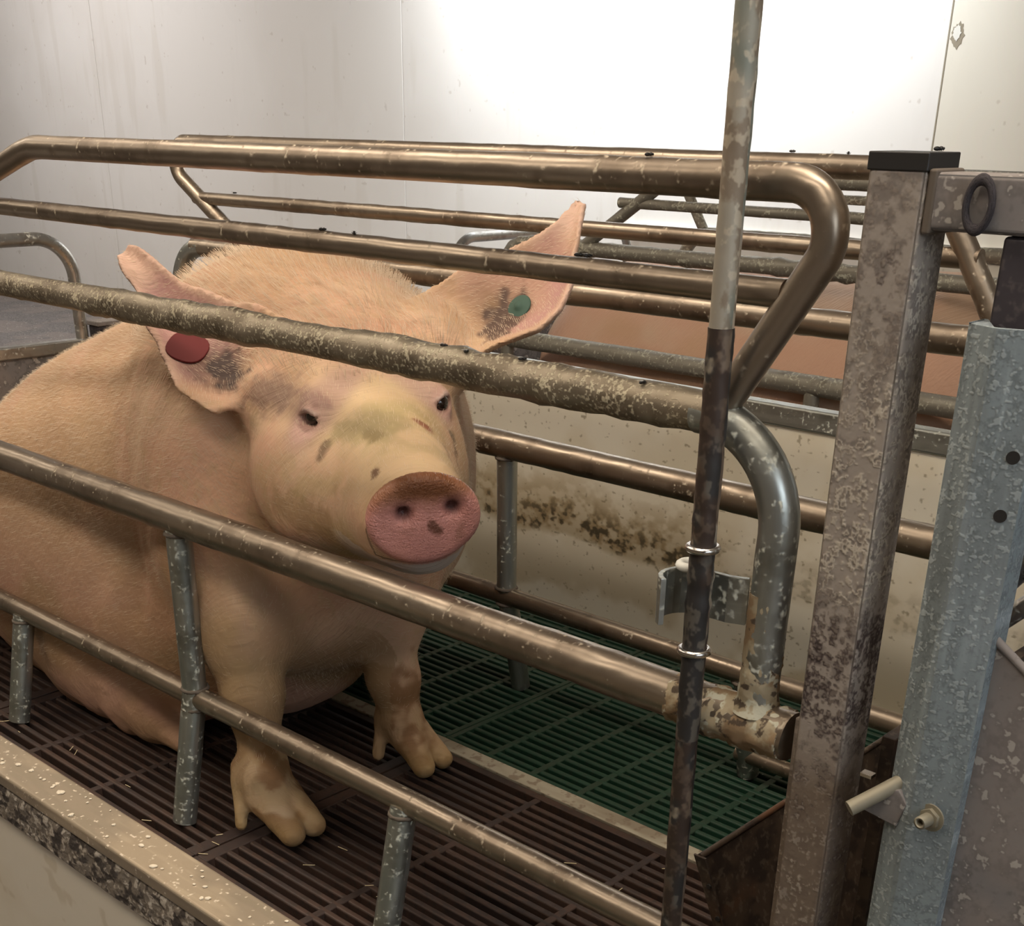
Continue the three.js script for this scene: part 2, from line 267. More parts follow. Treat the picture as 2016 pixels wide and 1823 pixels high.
// ------------------------------------------------------------------ room
{
  const { x0, x1, z0, z1, h } = ROOM, t = 0.12;
  const fl = struct('floor', boxAt(x0 - t, x1 + t, -0.62, -0.5, z0 - t, z1 + t, 0), M.pit);      // slurry pit below the grates
  struct('ceiling', boxAt(x0 - t, x1 + t, h, h + t, z0 - t, z1 + t, 0), M.ceiling);
  const wb = struct('wall_back', boxAt(x0 - t, x1 + t, -0.5, h, z0 - t, z0 - 0.012, 0), M.wall);
  const seams = [x0, -6.1, -3.95, -1.79, 0.4, x1];
  for (let i = 0; i < seams.length - 1; i++) part('wall_panel', boxAt(seams[i] + 0.0015, seams[i + 1] - 0.0015, -0.5, h, z0 - 0.012, z0, 0.002), seams[i] >= -1.8 ? M.wallCream : M.wall, wb);
  part('seam', boxAt(-1.7925, -1.7885, 0.6, h, z0 - 0.004, z0 + 0.0006, 0), M.seam, wb);
  { const o = []; for (let i = 0; i < 26; i++) { const a = i / 26 * 6.283, r = 0.016 + 0.012 * noise3(i * 1.7, 3, 1); o.push([r * Math.cos(a) * 0.8, r * Math.sin(a) * 1.25]); } part('flaked_patch', plate(o, 0.001, 0), M.seam, wb, [-1.765, 1.118, z0]); const q = o.map(([x, y]) => [x * 0.62, y * 0.6 + 0.004]); part('flaked_patch', plate(q, 0.0012, 0), M.white, wb, [-1.767, 1.12, z0 + 0.0008]); }
  struct('trim_1', boxAt(-2.85, x1, 0.57, 0.60, z0, z0 + 0.022, 0.006), M.white);
  struct('wall_left', boxAt(x0 - t, x0, -0.5, h, z0, z1, 0), M.block);
  struct('wall_front', boxAt(x0 - t, x1 + t, -0.5, h, z1, z1 + t, 0), M.block);
  // right wall with a window
  const wr = struct('wall_right', null);
  const w = [0.95, 2.0, 0.1, 1.7];
  part('wall_section', boxAt(x1, x1 + t, -0.5, w[0], z0, z1, 0), M.block, wr); part('wall_section', boxAt(x1, x1 + t, w[1], h, z0, z1, 0), M.block, wr);
  part('wall_section', boxAt(x1, x1 + t, w[0], w[1], z0, w[2], 0), M.block, wr); part('wall_section', boxAt(x1, x1 + t, w[0], w[1], w[3], z1, 0), M.block, wr);
  const win = struct('window_1', null);
  for (const [a, b, c, d] of [[w[0], w[0] + 0.05, w[2], w[3]], [w[1] - 0.05, w[1], w[2], w[3]], [w[0] + 0.05, w[1] - 0.05, w[2], w[2] + 0.05], [w[0] + 0.05, w[1] - 0.05, w[3] - 0.05, w[3]]]) part('window_frame', boxAt(x1 + 0.03, x1 + 0.09, a, b, c, d, 0.004), M.white, win);
  part('pane', boxAt(x1 + 0.055, x1 + 0.06, w[0] + 0.05, w[1] - 0.05, w[2] + 0.05, w[3] - 0.05, 0), new THREE.MeshPhysicalMaterial({ color: 0xffffff, transmission: 1, thickness: 0, roughness: 0.05 }), win);
}

// ------------------------------------------------------------------ lamps
LAMPS.forEach((L, i) => {
  const c = new THREE.Color().setRGB(...L.color), wall = L.kind === 'wall';
  const o = thing(wall ? 'wall_lamp' : 'ceiling_lamp', wall ? i === 6 ? 'cool white tube lamp hung close to the back wall' : 'added unseen white tube lamp before the far left of the back wall' : 'warm white panel lamp on the ceiling, ' + (i % 2 ? 'outer row, ' : 'row over the crate, ') + ['nearest the front post', 'above the sitting sow', 'farthest to the rear'][i >> 1], 'lamp', [L.x, L.y, L.z]);
  part('housing', box(L.len + 0.1, 0.05, L.w + 0.05, 0.01), M.white, o, [0, 0.045, 0]);
  part('rod', new THREE.CylinderGeometry(0.006, 0.006, ROOM.h - L.y - 0.07, 10).translate(0, (ROOM.h - L.y - 0.07) / 2 + 0.07, 0), M.white, o);
  part('diffuser', box(L.len, 0.028, L.w, 0.012), new THREE.MeshStandardMaterial({ color: 0xffffff, emissive: c, emissiveIntensity: wall ? 6 : 3 }), o, [0, 0.005, 0]);
  const l = new THREE.RectAreaLight(c, L.power, L.len, L.w); l.position.set(L.x, L.y - 0.014, L.z); l.lookAt(L.x, L.y - 1, wall ? L.z - 1 : L.z); if (!wall) l.rotation.set(-Math.PI / 2, 0, 0); l.castShadow = true; l.name = 'lamp_light'; scene.add(l);
});

// ------------------------------------------------------------------ slatted floor
function grate(name, label, x0, x1, z0, z1, bars, pitch, mat, opts = {}) {
  const o = thing(name, label, 'floor grate', [x0, 0, z0]);
  const L = x1 - x0, W = z1 - z0, e = opts.edge ?? 0.012, h = 0.03, sw = pitch * 0.5;
  const side = boxAt(0, L, -h, 0, 0, e, 0.0015), end = boxAt(0, opts.end ?? 0.01, -h, -0.0005, e, W - e, 0.0015);
  part('edge_bar', side, mat, o); part('edge_bar', side, mat, o, [0, 0, W - e]);
  part('edge_bar', end, mat, o); part('edge_bar', end, mat, o, [L - (opts.end ?? 0.01), 0, 0]);
  const n = Math.floor((W - 2 * e) / pitch), off = e + ((W - 2 * e) - n * pitch) / 2 + pitch / 2;
  const variants = [0, 1, 2].map(k => boxAt(0.001, L - 0.001, -h + 0.004, -0.0008 * k, -sw / 2, sw / 2, 0.003));
  for (let i = 0; i < n; i++) part('slat', variants[Math.floor(rnd() * 3)], mat, o, [0, -0.0003, off + i * pitch]);
  const cb = boxAt(-0.006, 0.006, -h, -0.0012, e * 0.5, W - e * 0.5, 0.002);
  for (const b of bars) if (b > x0 + 0.01 && b < x1 - 0.01) part('crossbar', cb, mat, o, [b - x0, 0, 0]);
  return o;
}
{
  const gx = [-2.43, -1.89, -1.335, -0.775, -0.235], gb = []; for (let i = -14; i < 14; i++) gb.push(-1.335 + 0.0937 * i);
  const where = ['under the far rear of the crate', 'behind the sitting sow', 'behind the front feet of the sow', 'by the feed trough'];
  for (let i = 0; i < 4; i++) grate('green_floor_grate', 'green plastic slatted floor grate ' + where[i], gx[i] + 0.001, gx[i + 1] - 0.001, -0.965, -0.412, gb, 0.0195, M.greenPlastic, { edge: 0.008 });
  const bx = [[-2.43, -1.955, 'under the rump of the sow', [-2.2]], [-1.95, -1.3155, 'under the belly of the sow', [-1.77, -1.585]], [-1.3115, -0.665, 'under the front hooves of the sow', [-1.0845, -0.862]], [-0.66, -0.2, 'under the feed trough', [-0.44]]];
  for (const [a, b, t, c] of bx) grate('brown_floor_grate', 'rusty brown slatted floor grate ' + t, a, b, -0.376, 0.098, c, 0.0195, M.castIron, { edge: 0.014, end: 0.022 });
  for (let i = 0; i < 4; i++) grate('green_floor_grate', 'green slatted floor grate on the near side of the crate, ' + ['rearmost', 'second from the rear', 'third from the rear', 'foremost'][i], gx[i] + 0.001, gx[i + 1] - 0.001, 0.134, 0.468, gb, 0.0195, M.greenPlastic, { edge: 0.008 });
  solo('floor_beam', boxAt(-2.44, -0.22, -0.06, 0.002, -0.409, -0.379, 0.002), M.steelBeam, 'pale steel strip between brown and green slatted floor', 'floor beam');
  solo('floor_beam', boxAt(-2.44, -0.22, -0.06, 0.002, 0.101, 0.131, 0.002), M.steelBeam, 'pale steel strip on the near side of the brown slatted floor', 'floor beam');
  // the pit walls that carry the grates, the passage floor, and the slab of the next pen
  struct('trim_2', boxAt(ROOM.x0, ROOM.x1, -0.5, -0.001, -2.75, -0.985, 0), M.sheet);
  struct('trim_3', boxAt(ROOM.x0, ROOM.x1, -0.5, -0.001, 0.52, ROOM.z1, 0), M.sheet);
  struct('trim_4', boxAt(-0.2, ROOM.x1, -0.5, -0.001, -0.985, 0.52, 0), M.sheet);
  struct('trim_5', boxAt(ROOM.x0, -2.445, -0.5, -0.001, -0.985, 0.52, 0), M.sheet);
}

// ------------------------------------------------------------------ farrowing crate: two side frames, the far one is the near one turned round
function weldRing(parent, p, r, ax = 'y') { const g = new THREE.TorusGeometry(r, 0.0028, 8, 30); { const q = g.attributes.position; for (let i = 0; i < q.count; i++) { const e = 1 + 0.16 * (noise3(q.getX(i) * 300 + p[0] * 9, q.getY(i) * 300, q.getZ(i) * 300) - 0.4); q.setXYZ(i, q.getX(i) * e, q.getY(i) * e, q.getZ(i) * (1 + 3 * (e - 1))); } } if (ax === 'y') g.rotateX(Math.PI / 2); else if (ax === 'x') g.rotateY(Math.PI / 2); part('weld', g, M.weld, parent, p); }
function sideFrame(label, pos, turn, H, opt = {}) {
  const o = thing('crate_side_frame', label, 'crate frame', pos, opt.group); o.rotation.y = turn;
  const m = opt.mats ?? [M.pipeWarm, M.pipeWarm, M.pipeCrud, M.pipeWarm, M.pipeWarm, M.pipeGrey];
  const xl = opt.xl ?? -1.655, xr = opt.xr ?? -0.470;
  part('top_rail', rail([V(xl - (opt.diag ?? 0.23), H[2] + 0.006, 0), V(xl + 0.02, H[0], 0), V(xr, H[0], 0), V(opt.end ?? -0.576, H[2] + 0.010, 0)], 0.0135, { R: [opt.rl ?? 0.05, 0.034], lump: 0.0008 }), m[0], o);
  part('finger_rail', rail([V(xl - (opt.diag ?? 0.23) * 0.55, H[1] + 0.003, 0), V(opt.fingerEnd ?? -0.53, H[1], 0)], 0.0108, { lump: 0.0009 }), m[1], o);
  part('middle_rail', rail([V(-2.31, H[3], 0), V(-2.31, H[2], 0), V(-0.575, H[2], 0)], 0.0166, { R: 0.075, lump: opt.lump ?? 0.0045, lumpScale: 70 }), m[2], o);
  part('end_bend', rail([V(-0.60, H[2] - 0.0005, 0), V(-0.512, H[2], 0), V(-0.516, H[3] + 0.01, 0)], 0.0168, { R: 0.085, lump: 0.0006 }), m[5], o);
  part('lower_rail', rail([V(-2.42, H[3], 0), V(-0.478, H[3], 0)], 0.0212, { lump: 0.0012 }), m[3], o);
  part('bottom_rail', rail([V(-2.42, H[4], 0), V(-0.472, H[4], 0)], 0.0155, { lump: 0.0008 }), m[4], o);
  for (const [x, full] of [[-2.3, 1], [-1.885, 0], [-1.403, 1], [-0.974, 0], [-0.51, 0]]) {
    const y0 = full ? H[3] - 0.012 : H[4] - 0.006;
    part('leg', rail(full ? [V(x, y0, 0), V(x, H[4] + 0.01, 0.002), V(x, 0.0, 0.042)] : [V(x, y0, 0.003), V(x, 0.0, 0.042)], 0.0168, { R: 0.03, lump: 0.0006 }), m[5], o);
    if (!opt.plain) weldRing(o, [x, H[4] - 0.014, 0.004], 0.0168);
    if (full && !opt.plain) { weldRing(o, [x, H[4] + 0.014, 0.001], 0.0168); weldRing(o, [x, H[3] - 0.02, 0], 0.0168); }
  }
  return o;
}
const H1 = [0.865, 0.789, 0.692, 0.4365, 0.182];
const near = sideFrame('worn steel pipe side frame in front of the sitting sow', [0, 0, 0], 0, H1, { xl: -1.665, diag: 0.56, rl: 0.16 });
{ // crusted joint at the front end of the lower rail, and the strap that guides the latch rod
  part('joint_crust', tube(bend([V(-0.60, H1[3] - 0.001, 0), V(-0.482, H1[3] - 0.001, 0)], 0.02, 0.004), 0.0214, { lump: 0.004, lumpScale: 130, radial: 28 }), M.rustJoint, near);
  part('joint_crust', tube(bend([V(-0.516, H1[3] + 0.013, 0), V(-0.5155, H1[3] + 0.12, 0)], 0.02, 0.004), 0.0168, { lump: 0.0026, lumpScale: 130, radial: 24, rf: (t) => 0.0166 + 0.005 * Math.max(0, 1 - t * 7) ** 2 }), M.rustJoint, near);
  const pts = [V(-0.532, 0, 0.006), V(-0.548, 0, 0.012), V(-0.566, 0, 0.012)];
  for (let k = 0; k <= 9; k++) { const a = -Math.PI / 2 - k / 9 * Math.PI * 0.86; pts.push(V(-0.572 + 0.024 * Math.cos(a), 0, 0.036 + 0.024 * Math.sin(a))); }
  const th = 0.0022, outer = [], inner = [];
  for (let i = 0; i < pts.length; i++) { const d = pts[Math.min(i + 1, pts.length - 1)].clone().sub(pts[Math.max(0, i - 1)]).normalize(); outer.push([pts[i].x + d.z * th, -(pts[i].z - d.x * th)]); inner.push([pts[i].x - d.z * th, -(pts[i].z + d.x * th)]); }
  part('latch_strap', plate([...outer, ...inner.reverse()], 0.041, 0.0006).rotateX(-Math.PI / 2), M.pipeGrey, near, [0, 0.5255, 0]);
  part('washer', new THREE.TorusGeometry(0.009, 0.004, 10, 20).rotateX(Math.PI / 2), M.white, near, [-0.580, 0.571, 0.024]);
}
const far = sideFrame('worn steel pipe side frame behind the sitting sow', [-2.79, 0, -0.61], Math.PI, [0.858, 0.765, 0.679, 0.436, 0.181], { lump: 0.002, xl: -2.085, xr: -0.448, diag: 0.095, end: -0.735, fingerEnd: -0.592, mats: [M.pipeWarm, M.pipeWarm, M.pipeWarm, M.pipeWarm, M.pipeWarm, M.pipeGrey] });
part('foot_rail', rail([V(-1.87, 0.037, 0.03), V(-2.5, 0.037, 0.03)], 0.0125), M.pipeWarm, far);
const H2 = [0.80, 0.735, 0.633, 0.405, 0.17];
sideFrame('dull grey pipe side frame of the neighbouring crate, nearer one', [0.0, 0, -1.58], 0, H2, { plain: 1, xl: -1.825, lump: 0.005, mats: [M.pipeDirty, M.pipeDirty, M.pipeDirty, M.pipeDirty, M.pipeDirty, M.pipeDirty] });
sideFrame('dull grey pipe side frame of the neighbouring crate, against the wall', [-2.72, 0, -2.19], Math.PI, H2, { plain: 1, xl: -2.44, lump: 0.003, mats: [M.pipeDirty, M.pipeDirty, M.pipeDirty, M.pipeDirty, M.pipeDirty, M.pipeDirty] });

// ------------------------------------------------------------------ latch rod
{
  const o = thing('latch_rod', 'upright latch rod with peeling black paint and two bright rings', 'rod', [-0.561, 0, 0.036]);
  part('upper_rod', tube(bend([V(0, 0.735, 0), V(0, 1.45, 0)], 0.02, 0.01), 0.0095, { lump: 0.0008, lumpScale: 120 }), M.rod, o);
  part('painted_sleeve', tube(bend([V(0, 0.42, 0), V(0, 0.765, 0)], 0.02, 0.006), 0.0101, { lump: 0.0009, lumpScale: 120, rf: (t, l) => 0.0101 + (Math.abs(l - 0.125) < 0.003 || Math.abs(l - 0.15) < 0.003 ? 0.0012 : 0) }), M.rodBlack, o, null, 'black painted sleeve, scratched');
  part('lower_rod', tube(bend([V(0, 0.03, 0), V(0, 0.425, 0)], 0.02, 0.01), 0.0097, { lump: 0.0007, lumpScale: 120 }), M.rodBlack, o);
  for (const y of [0.593, 0.503]) part('ring', new THREE.TorusGeometry(0.0118, 0.0032, 12, 36).rotateX(Math.PI / 2), M.brightSteel, o, [0, y, 0], 'bright steel ring');
}

// ------------------------------------------------------------------ front posts, beam, chain hook, box post, channel
{
  const p = thing('front_post', 'crusted square steel post with a black cap at the crate front', 'post', [-0.4425, 0, -0.001]);
  part('post_tube', boxAt(-0.0215, 0.0215, 0.0, 0.878, -0.022, 0.022, 0.004), M.post, p);
  part('cap', boxAt(-0.0222, 0.0222, 0.876, 0.8875, -0.0227, 0.0227, 0.001), M.black, p, null, 'black cap');
  part('mounting_plate', boxAt(-0.0275, -0.0205, 0.0, 0.462, -0.012, 0.0145, 0.001), M.post, p);
  const b = thing('cross_beam', 'short brown steel beam from the capped post to the dark box post', 'beam', [0, 0, 0]);
  part('beam_tube', boxAt(-0.4205, -0.27, 0.8405, 0.876, -0.02, 0.018, 0.004), M.sheet, b);
  part('weld', boxAt(-0.4205, -0.414, 0.838, 0.878, -0.021, 0.0195, 0.002), M.weld, b);
  const q = thing('box_post', 'dark box post hanging under the beam into the galvanised channel', 'post', [-0.338, 0, -0.006]);
  part('post_tube', boxAt(-0.027, 0.027, 0.70, 0.84, -0.02, 0.02, 0.003), M.darkPaint, q);
  part('bolt_head', new THREE.CylinderGeometry(0.006, 0.006, 0.005, 6).rotateX(Math.PI / 2), M.darkPaint, q, [-0.018, 0.781, 0.0225]);
  // chain link over the beam with a dark strap hanging from it
  const c = thing('chain_hook', 'dark greasy chain link lying against the beam', 'hook', [-0.381, 0.857, 0.02]);
  const lk = new THREE.TorusGeometry(0.012, 0.003, 10, 26); lk.scale(0.72, 1.25, 1);
  part('link', lk, M.darkPaint, c, [0, 0.001, 0.003]);
  // galvanised channel
  const g = thing('channel_post', 'blue grey galvanised channel post with a bolt and latch pin', 'post', [0, 0, 0]);
  const prof = [[-0.374, 0.0], [-0.372, 0.0], [-0.3715, 0.026], [-0.354, 0.0335], [-0.350, 0.0342], [-0.346, 0.0335], [-0.3165, 0.0255], [-0.316, 0.0], [-0.318, 0.0], [-0.3185, 0.0235], [-0.347, 0.0313], [-0.350, 0.032], [-0.353, 0.0313], [-0.3735, 0.0245]].map(([x, z]) => [x, -z]);
  part('channel', plate(prof, 0.787, 0.0005).rotateX(-Math.PI / 2), M.galv, g);
  for (const [x, y] of [[-0.326, 0.706], [-0.327, 0.666], [-0.331, 0.617]]) part('hole', new THREE.CylinderGeometry(0.0045, 0.0045, 0.003, 20).rotateX(Math.PI / 2).rotateY(0.26), M.black, g, [x, y, 0.0275], 'dark bolt hole');
  part('bolt', mergeGeometries([new THREE.CylinderGeometry(0.0085, 0.0085, 0.004, 6).rotateX(Math.PI / 2).toNonIndexed(), new THREE.LatheGeometry([new THREE.Vector2(0.0025, 0.003), new THREE.Vector2(0.0028, 0.0125), new THREE.Vector2(0.0052, 0.0125), new THREE.Vector2(0.0055, 0), new THREE.Vector2(0, 0)], 20).rotateX(Math.PI / 2).toNonIndexed(), new THREE.CylinderGeometry(0.0112, 0.0112, 0.0015, 24).rotateX(Math.PI / 2).translate(0, 0, -0.002).toNonIndexed()]).rotateY(-0.15), M.brass, g, [-0.334, 0.428, 0.034], 'pale brass coloured bolt');
  const br = part('pin_bracket', plate([[-0.022, -0.014], [0.006, -0.018], [0.012, 0.004], [0.004, 0.014], [-0.016, 0.008]], 0.022, 0.001), M.sheet, g, [-0.366, 0.428, 0.012]);
  part('latch_pin', tube([V(-0.392, 0.421, 0.052), V(-0.3915, 0.4214, 0.0513), V(-0.375, 0.436, 0.035), V(-0.352, 0.457, 0.012)], 0.0063, { radial: 20 }), M.brass, g, null, 'pale latch pin');
  part('clip', boxAt(-0.4105, -0.400, 0.4255, 0.429, -0.004, 0.004, 0.0004), M.brightSteel, p.parent === scene ? g : g);
}
// ------------------------------------------------------------------ hopper side sheet, partition behind, feed trough
{
  const o = thing('feeder_side', 'rough grey steel feeder side sheet right of the channel', 'feeder', [0, 0, 0]);
  part('sheet', plate([[-0.36, 0.0], [-0.05, 0.0], [-0.05, 0.395], [-0.328, 0.581], [-0.36, 0.581]], 0.004, 0.0008), M.sheet, o, [0, 0, 0.010]);
  part('rim', rail([V(-0.33, 0.582, 0.014), V(-0.05, 0.395, 0.014)], 0.0032, { radial: 12 }), M.sheet, o);
  const t = thing('feed_trough', 'dark rusty steel feed trough at the crate front', 'trough', [0, 0, 0]);
  const y = 0.25, zs = [-0.045, -0.565];
  // pig side wall leaning in, floor, back wall, two ends
  part('bowl', plate([[-0.590, y], [-0.586, y], [-0.503, 0.062], [-0.442, 0.03], [-0.262, 0.026], [-0.239, 0.062], [-0.239, 0.40], [-0.235, 0.40], [-0.235, 0.06], [-0.26, 0.022], [-0.444, 0.026], [-0.507, 0.060]], 0.52, 0.0006), M.trough, t, [0, 0, zs[1]]);
  part('end_plate', plate([[-0.590, y], [-0.507, 0.06], [-0.444, 0.024], [-0.26, 0.022], [-0.235, 0.06], [-0.235, y]], 0.003, 0.0005), M.trough, t, [0, 0, zs[1]]);
  part('flange', plate([[-0.594, y + 0.002], [-0.580, y + 0.002], [-0.4975, 0.064], [-0.441, 0.034], [-0.441, 0.024], [-0.509, 0.058]], 0.003, 0.0005), M.trough, t, [0, 0, zs[0]]);
  part('lip', rail([V(-0.588, y, zs[0]), V(-0.588, y, zs[1])], 0.0035, { radial: 12 }), M.trough, t);
  for (let k = 0; k < 5; k++) part('rivet', new THREE.CylinderGeometry(0.0026, 0.0026, 0.002, 14).rotateX(Math.PI / 2), M.black, t, [-0.572 + 0.014 * k, y - 0.026 - 0.0322 * k, zs[0] + 0.004]);
  part('front_sheet', boxAt(-0.412, -0.40, 0.0, 0.45, -0.57, -0.03, 0.001), M.trough, t);
}
// ------------------------------------------------------------------ pen dividers, rear gates
{
  const d = thing('near_divider', 'cream pen divider with a crusted metal cap in the foreground', 'pen divider', [0, 0, 0]);
  part('cap', boxAt(-2.44, -0.2, 0.428, 0.44, 0.469, 0.5045, 0.003), M.cap, d, null, 'tan metal cap');
  part('cap_lip', (() => { const g = new THREE.PlaneGeometry(2.2, 0.036, 900, 22); const p = g.attributes.position; for (let i = 0; i < p.count; i++) { const x = p.getX(i), yy = p.getY(i); const e = Math.min(1, (0.018 - Math.abs(yy)) / 0.004); p.setZ(i, e * 0.0045 * fbm3(x * 160, yy * 160, 3, 3)); } const uv = g.attributes.uv; for (let i = 0; i < uv.count; i++) uv.setXY(i, p.getX(i), p.getY(i)); g.computeVertexNormals(); return g.translate(-1.3, 0.4105, 0.5015); })(), M.crust, d, null, 'crusted grey lip');
  part('cap_core', boxAt(-2.44, -0.2, 0.393, 0.43, 0.471, 0.5018, 0.001), M.crust, d);
  part('panel', boxAt(-2.43, -0.21, 0.0, 0.395, 0.474, 0.4965, 0), M.cream, d);
}
{
  const W = 1024, Hh = 320, X0 = -2.44, X1 = -0.2, Y1 = 0.5;
  const stain = dataTex(W, Hh, (u, v, o) => {
    const x = lerp(X0, X1, u), y = v * Y1;
    const a = fbm3(x * 9, y * 9, 1, 4), b = fbm3(x * 45, y * 60, 2, 4), f = fbm3(x * 120, y * 140, 3, 3);
    o[0] = 214; o[1] = 206; o[2] = 188; mix3(o, 202, 190, 166, sstep(0.4, 0.65, a) * 0.6);
    const edge = 0.165 + 0.05 * (fbm3(x * 7, 4, 4, 3) - 0.5) + 0.02 * (b - 0.5), up = sstep(edge - 0.008, edge + 0.012, y) * (1 - sstep(edge + 0.03, edge + 0.15, y));
    const along = 0.25 + 0.75 * sstep(-1.95, -1.75, x) * (1 - sstep(-1.32, -1.15, x));
    mix3(o, 134, 112, 78, up * along * (0.45 + 0.4 * sstep(0.35, 0.6, b)));
    mix3(o, 66, 58, 42, up * along * sstep(0.5, 0.62, b * 0.6 + f * 0.4) * (1 - sstep(edge + 0.02, edge + 0.09, y)) * 0.9);
    mix3(o, 110, 98, 76, sstep(0.74, 0.8, f) * 0.5);
    mix3(o, 176, 160, 130, (1 - sstep(0.05, 0.16, y)) * sstep(0.45, 0.6, a) * 0.6);
  }, true);
  const d = thing('far_divider', 'cream pen divider with brown dirt band and grey metal cap behind the crate', 'pen divider', [0, 0, 0]);
  const g = new THREE.BoxGeometry(X1 - X0, Y1, 0.022).translate((X0 + X1) / 2, Y1 / 2 - 0.012, -0.98), p = g.attributes.position, uv = g.attributes.uv;
  for (let i = 0; i < p.count; i++) uv.setXY(i, (p.getX(i) - X0) / (X1 - X0), p.getY(i) / Y1);
  part('panel', g, new THREE.MeshStandardMaterial({ map: stain, roughness: 0.55 }), d);
  part('cap', boxAt(X0, X1, 0.456, 0.492, -0.9955, -0.9645, 0.005), M.pipeGrey, d, null, 'grey metal cap');
}
{ // rear gates: a dirty panel with a pipe hoop over it
  for (const [k, z0, z1, top, py, lab] of [[0, -0.50, 0.44, 0.687, 0.497, 'rear gate panel with a bright pipe hoop behind the sitting sow'], [1, -2.30, -1.49, 0.633, 0.45, 'rear gate with a bright pipe hoop in the neighbouring crate']]) {
    const o = thing('rear_gate', lab, 'gate', [-2.45, 0, 0]), a = k ? z0 + 0.05 : -0.02, b = k ? -1.535 : -0.478;
    part('panel', boxAt(-0.008, 0.008, 0.0, py - 0.02, z0, z1, 0.001), M.sheet, o);
    part('cap', boxAt(-0.014, 0.014, py - 0.024, py, z0, z1, 0.004), M.pipeClean, o, null, 'bright metal cap');
    part('hoop', rail([V(0, py - 0.01, k ? a : 0.30), V(0, top, k ? a : 0.30), V(0, top, b), V(0, py - 0.01, b)], 0.0125, { R: 0.075 }), M.pipeClean, o, null, 'bright pipe hoop');
    const q = thing('gate_post', k ? 'short gate post in the corner of the neighbouring crate' : 'short dark gate post at the far end of the rear gate', 'post', [-2.452, 0, k ? -1.44 : -0.535]);
    part('post_tube', boxAt(-0.02, 0.02, 0, k ? 0.47 : 0.518, -0.028, 0.028, 0.003), M.darkPaint, q); part('cap', boxAt(-0.022, 0.022, k ? 0.47 : 0.518, k ? 0.476 : 0.527, -0.031, 0.031, 0.002), M.sheet, q);
  }
}
// the next feeding place on the right, seen past the channel
{
  const o = thing('water_pipe', 'pale pipe running behind the channel at the right edge', 'pipe', [0, 0, 0]);
  part('tube', rail([V(-0.462, 0.442, -0.310), V(-0.30, 0.617, -0.310)], 0.0095), M.pipeClean, o);
  const q = thing('feed_pipe', 'thick pale feed pipe above the thinner pipe at the right edge', 'pipe', [0, 0, 0]);
  part('tube', rail([V(-0.470, 0.470, -0.28), V(-0.36, 0.625, -0.28), V(-0.1, 0.70, -0.28)], 0.0165, { R: 0.03 }), M.pipeClean, q);
  const s = thing('ribbed_sheet', 'pale ribbed sheet standing behind the channel at the right edge', 'sheet', [0, 0, 0]);
  const prof = []; for (let i = 0; i <= 40; i++) prof.push([-0.480 + i * 0.01, 0.004 * Math.sin(i * 1.6)]); for (let i = 40; i >= 0; i--) prof.push([-0.480 + i * 0.01, 0.004 * Math.sin(i * 1.6) - 0.002]);
  part('sheet', plate(prof, 0.24, 0).rotateX(-Math.PI / 2), M.pipeClean, s, [0, 0.55, -0.33]);
}

// ------------------------------------------------------------------ mesher for animals: signed distances joined smoothly, meshed with surface nets
function smin(a, b, k) { if (k <= 0) return Math.min(a, b); const h = Math.max(k - Math.abs(a - b), 0) / k; return Math.min(a, b) - h * h * k * 0.25; }
const smax = (a, b, k) => -smin(-a, -b, k);
// every shape: f(x, y, z) signed distance, k joint softness, op '+' or '-'
const rcone = (a, b, r1, r2, k = 0.04, op = '+') => {
  const bx = b[0] - a[0], by = b[1] - a[1], bz = b[2] - a[2], L2 = bx * bx + by * by + bz * bz, dr = r1 - r2;
  const f = (x, y, z) => {
    const px = x - a[0], py = y - a[1], pz = z - a[2], t0 = (px * bx + py * by + pz * bz) / L2;
    const t = clamp(t0, 0, 1);
    const ex = px - bx * t, ey = py - by * t, ez = pz - bz * t; return Math.sqrt(ex * ex + ey * ey + ez * ez) - (r1 - dr * t);
  };
  return { f, k, op };
};
const ball = (c, r, k = 0.04, op = '+') => ({ f: (x, y, z) => Math.hypot(x - c[0], y - c[1], z - c[2]) - r, k, op });
// ellipsoid; B = optional frame [ex, ey, ez] of unit vectors
const ell = (c, r, k = 0.06, op = '+', B = null) => ({
  f: (x, y, z) => {
    let px = x - c[0], py = y - c[1], pz = z - c[2];
    if (B) { const a = px * B[0][0] + py * B[0][1] + pz * B[0][2], b = px * B[1][0] + py * B[1][1] + pz * B[1][2], d = px * B[2][0] + py * B[2][1] + pz * B[2][2]; px = a; py = b; pz = d; }
    const k0 = Math.hypot(px / r[0], py / r[1], pz / r[2]), k1 = Math.hypot(px / (r[0] * r[0]), py / (r[1] * r[1]), pz / (r[2] * r[2]));
    return k1 < 1e-9 ? -Math.min(...r) : k0 * (k0 - 1) / k1;
  }, k, op,
});
function sdf(prims, x, y, z) { let d = 1e3; for (const p of prims) { const e = p.f(x, y, z); d = p.op === '-' ? smax(d, -e, p.k) : smin(d, e, p.k); } return d; }
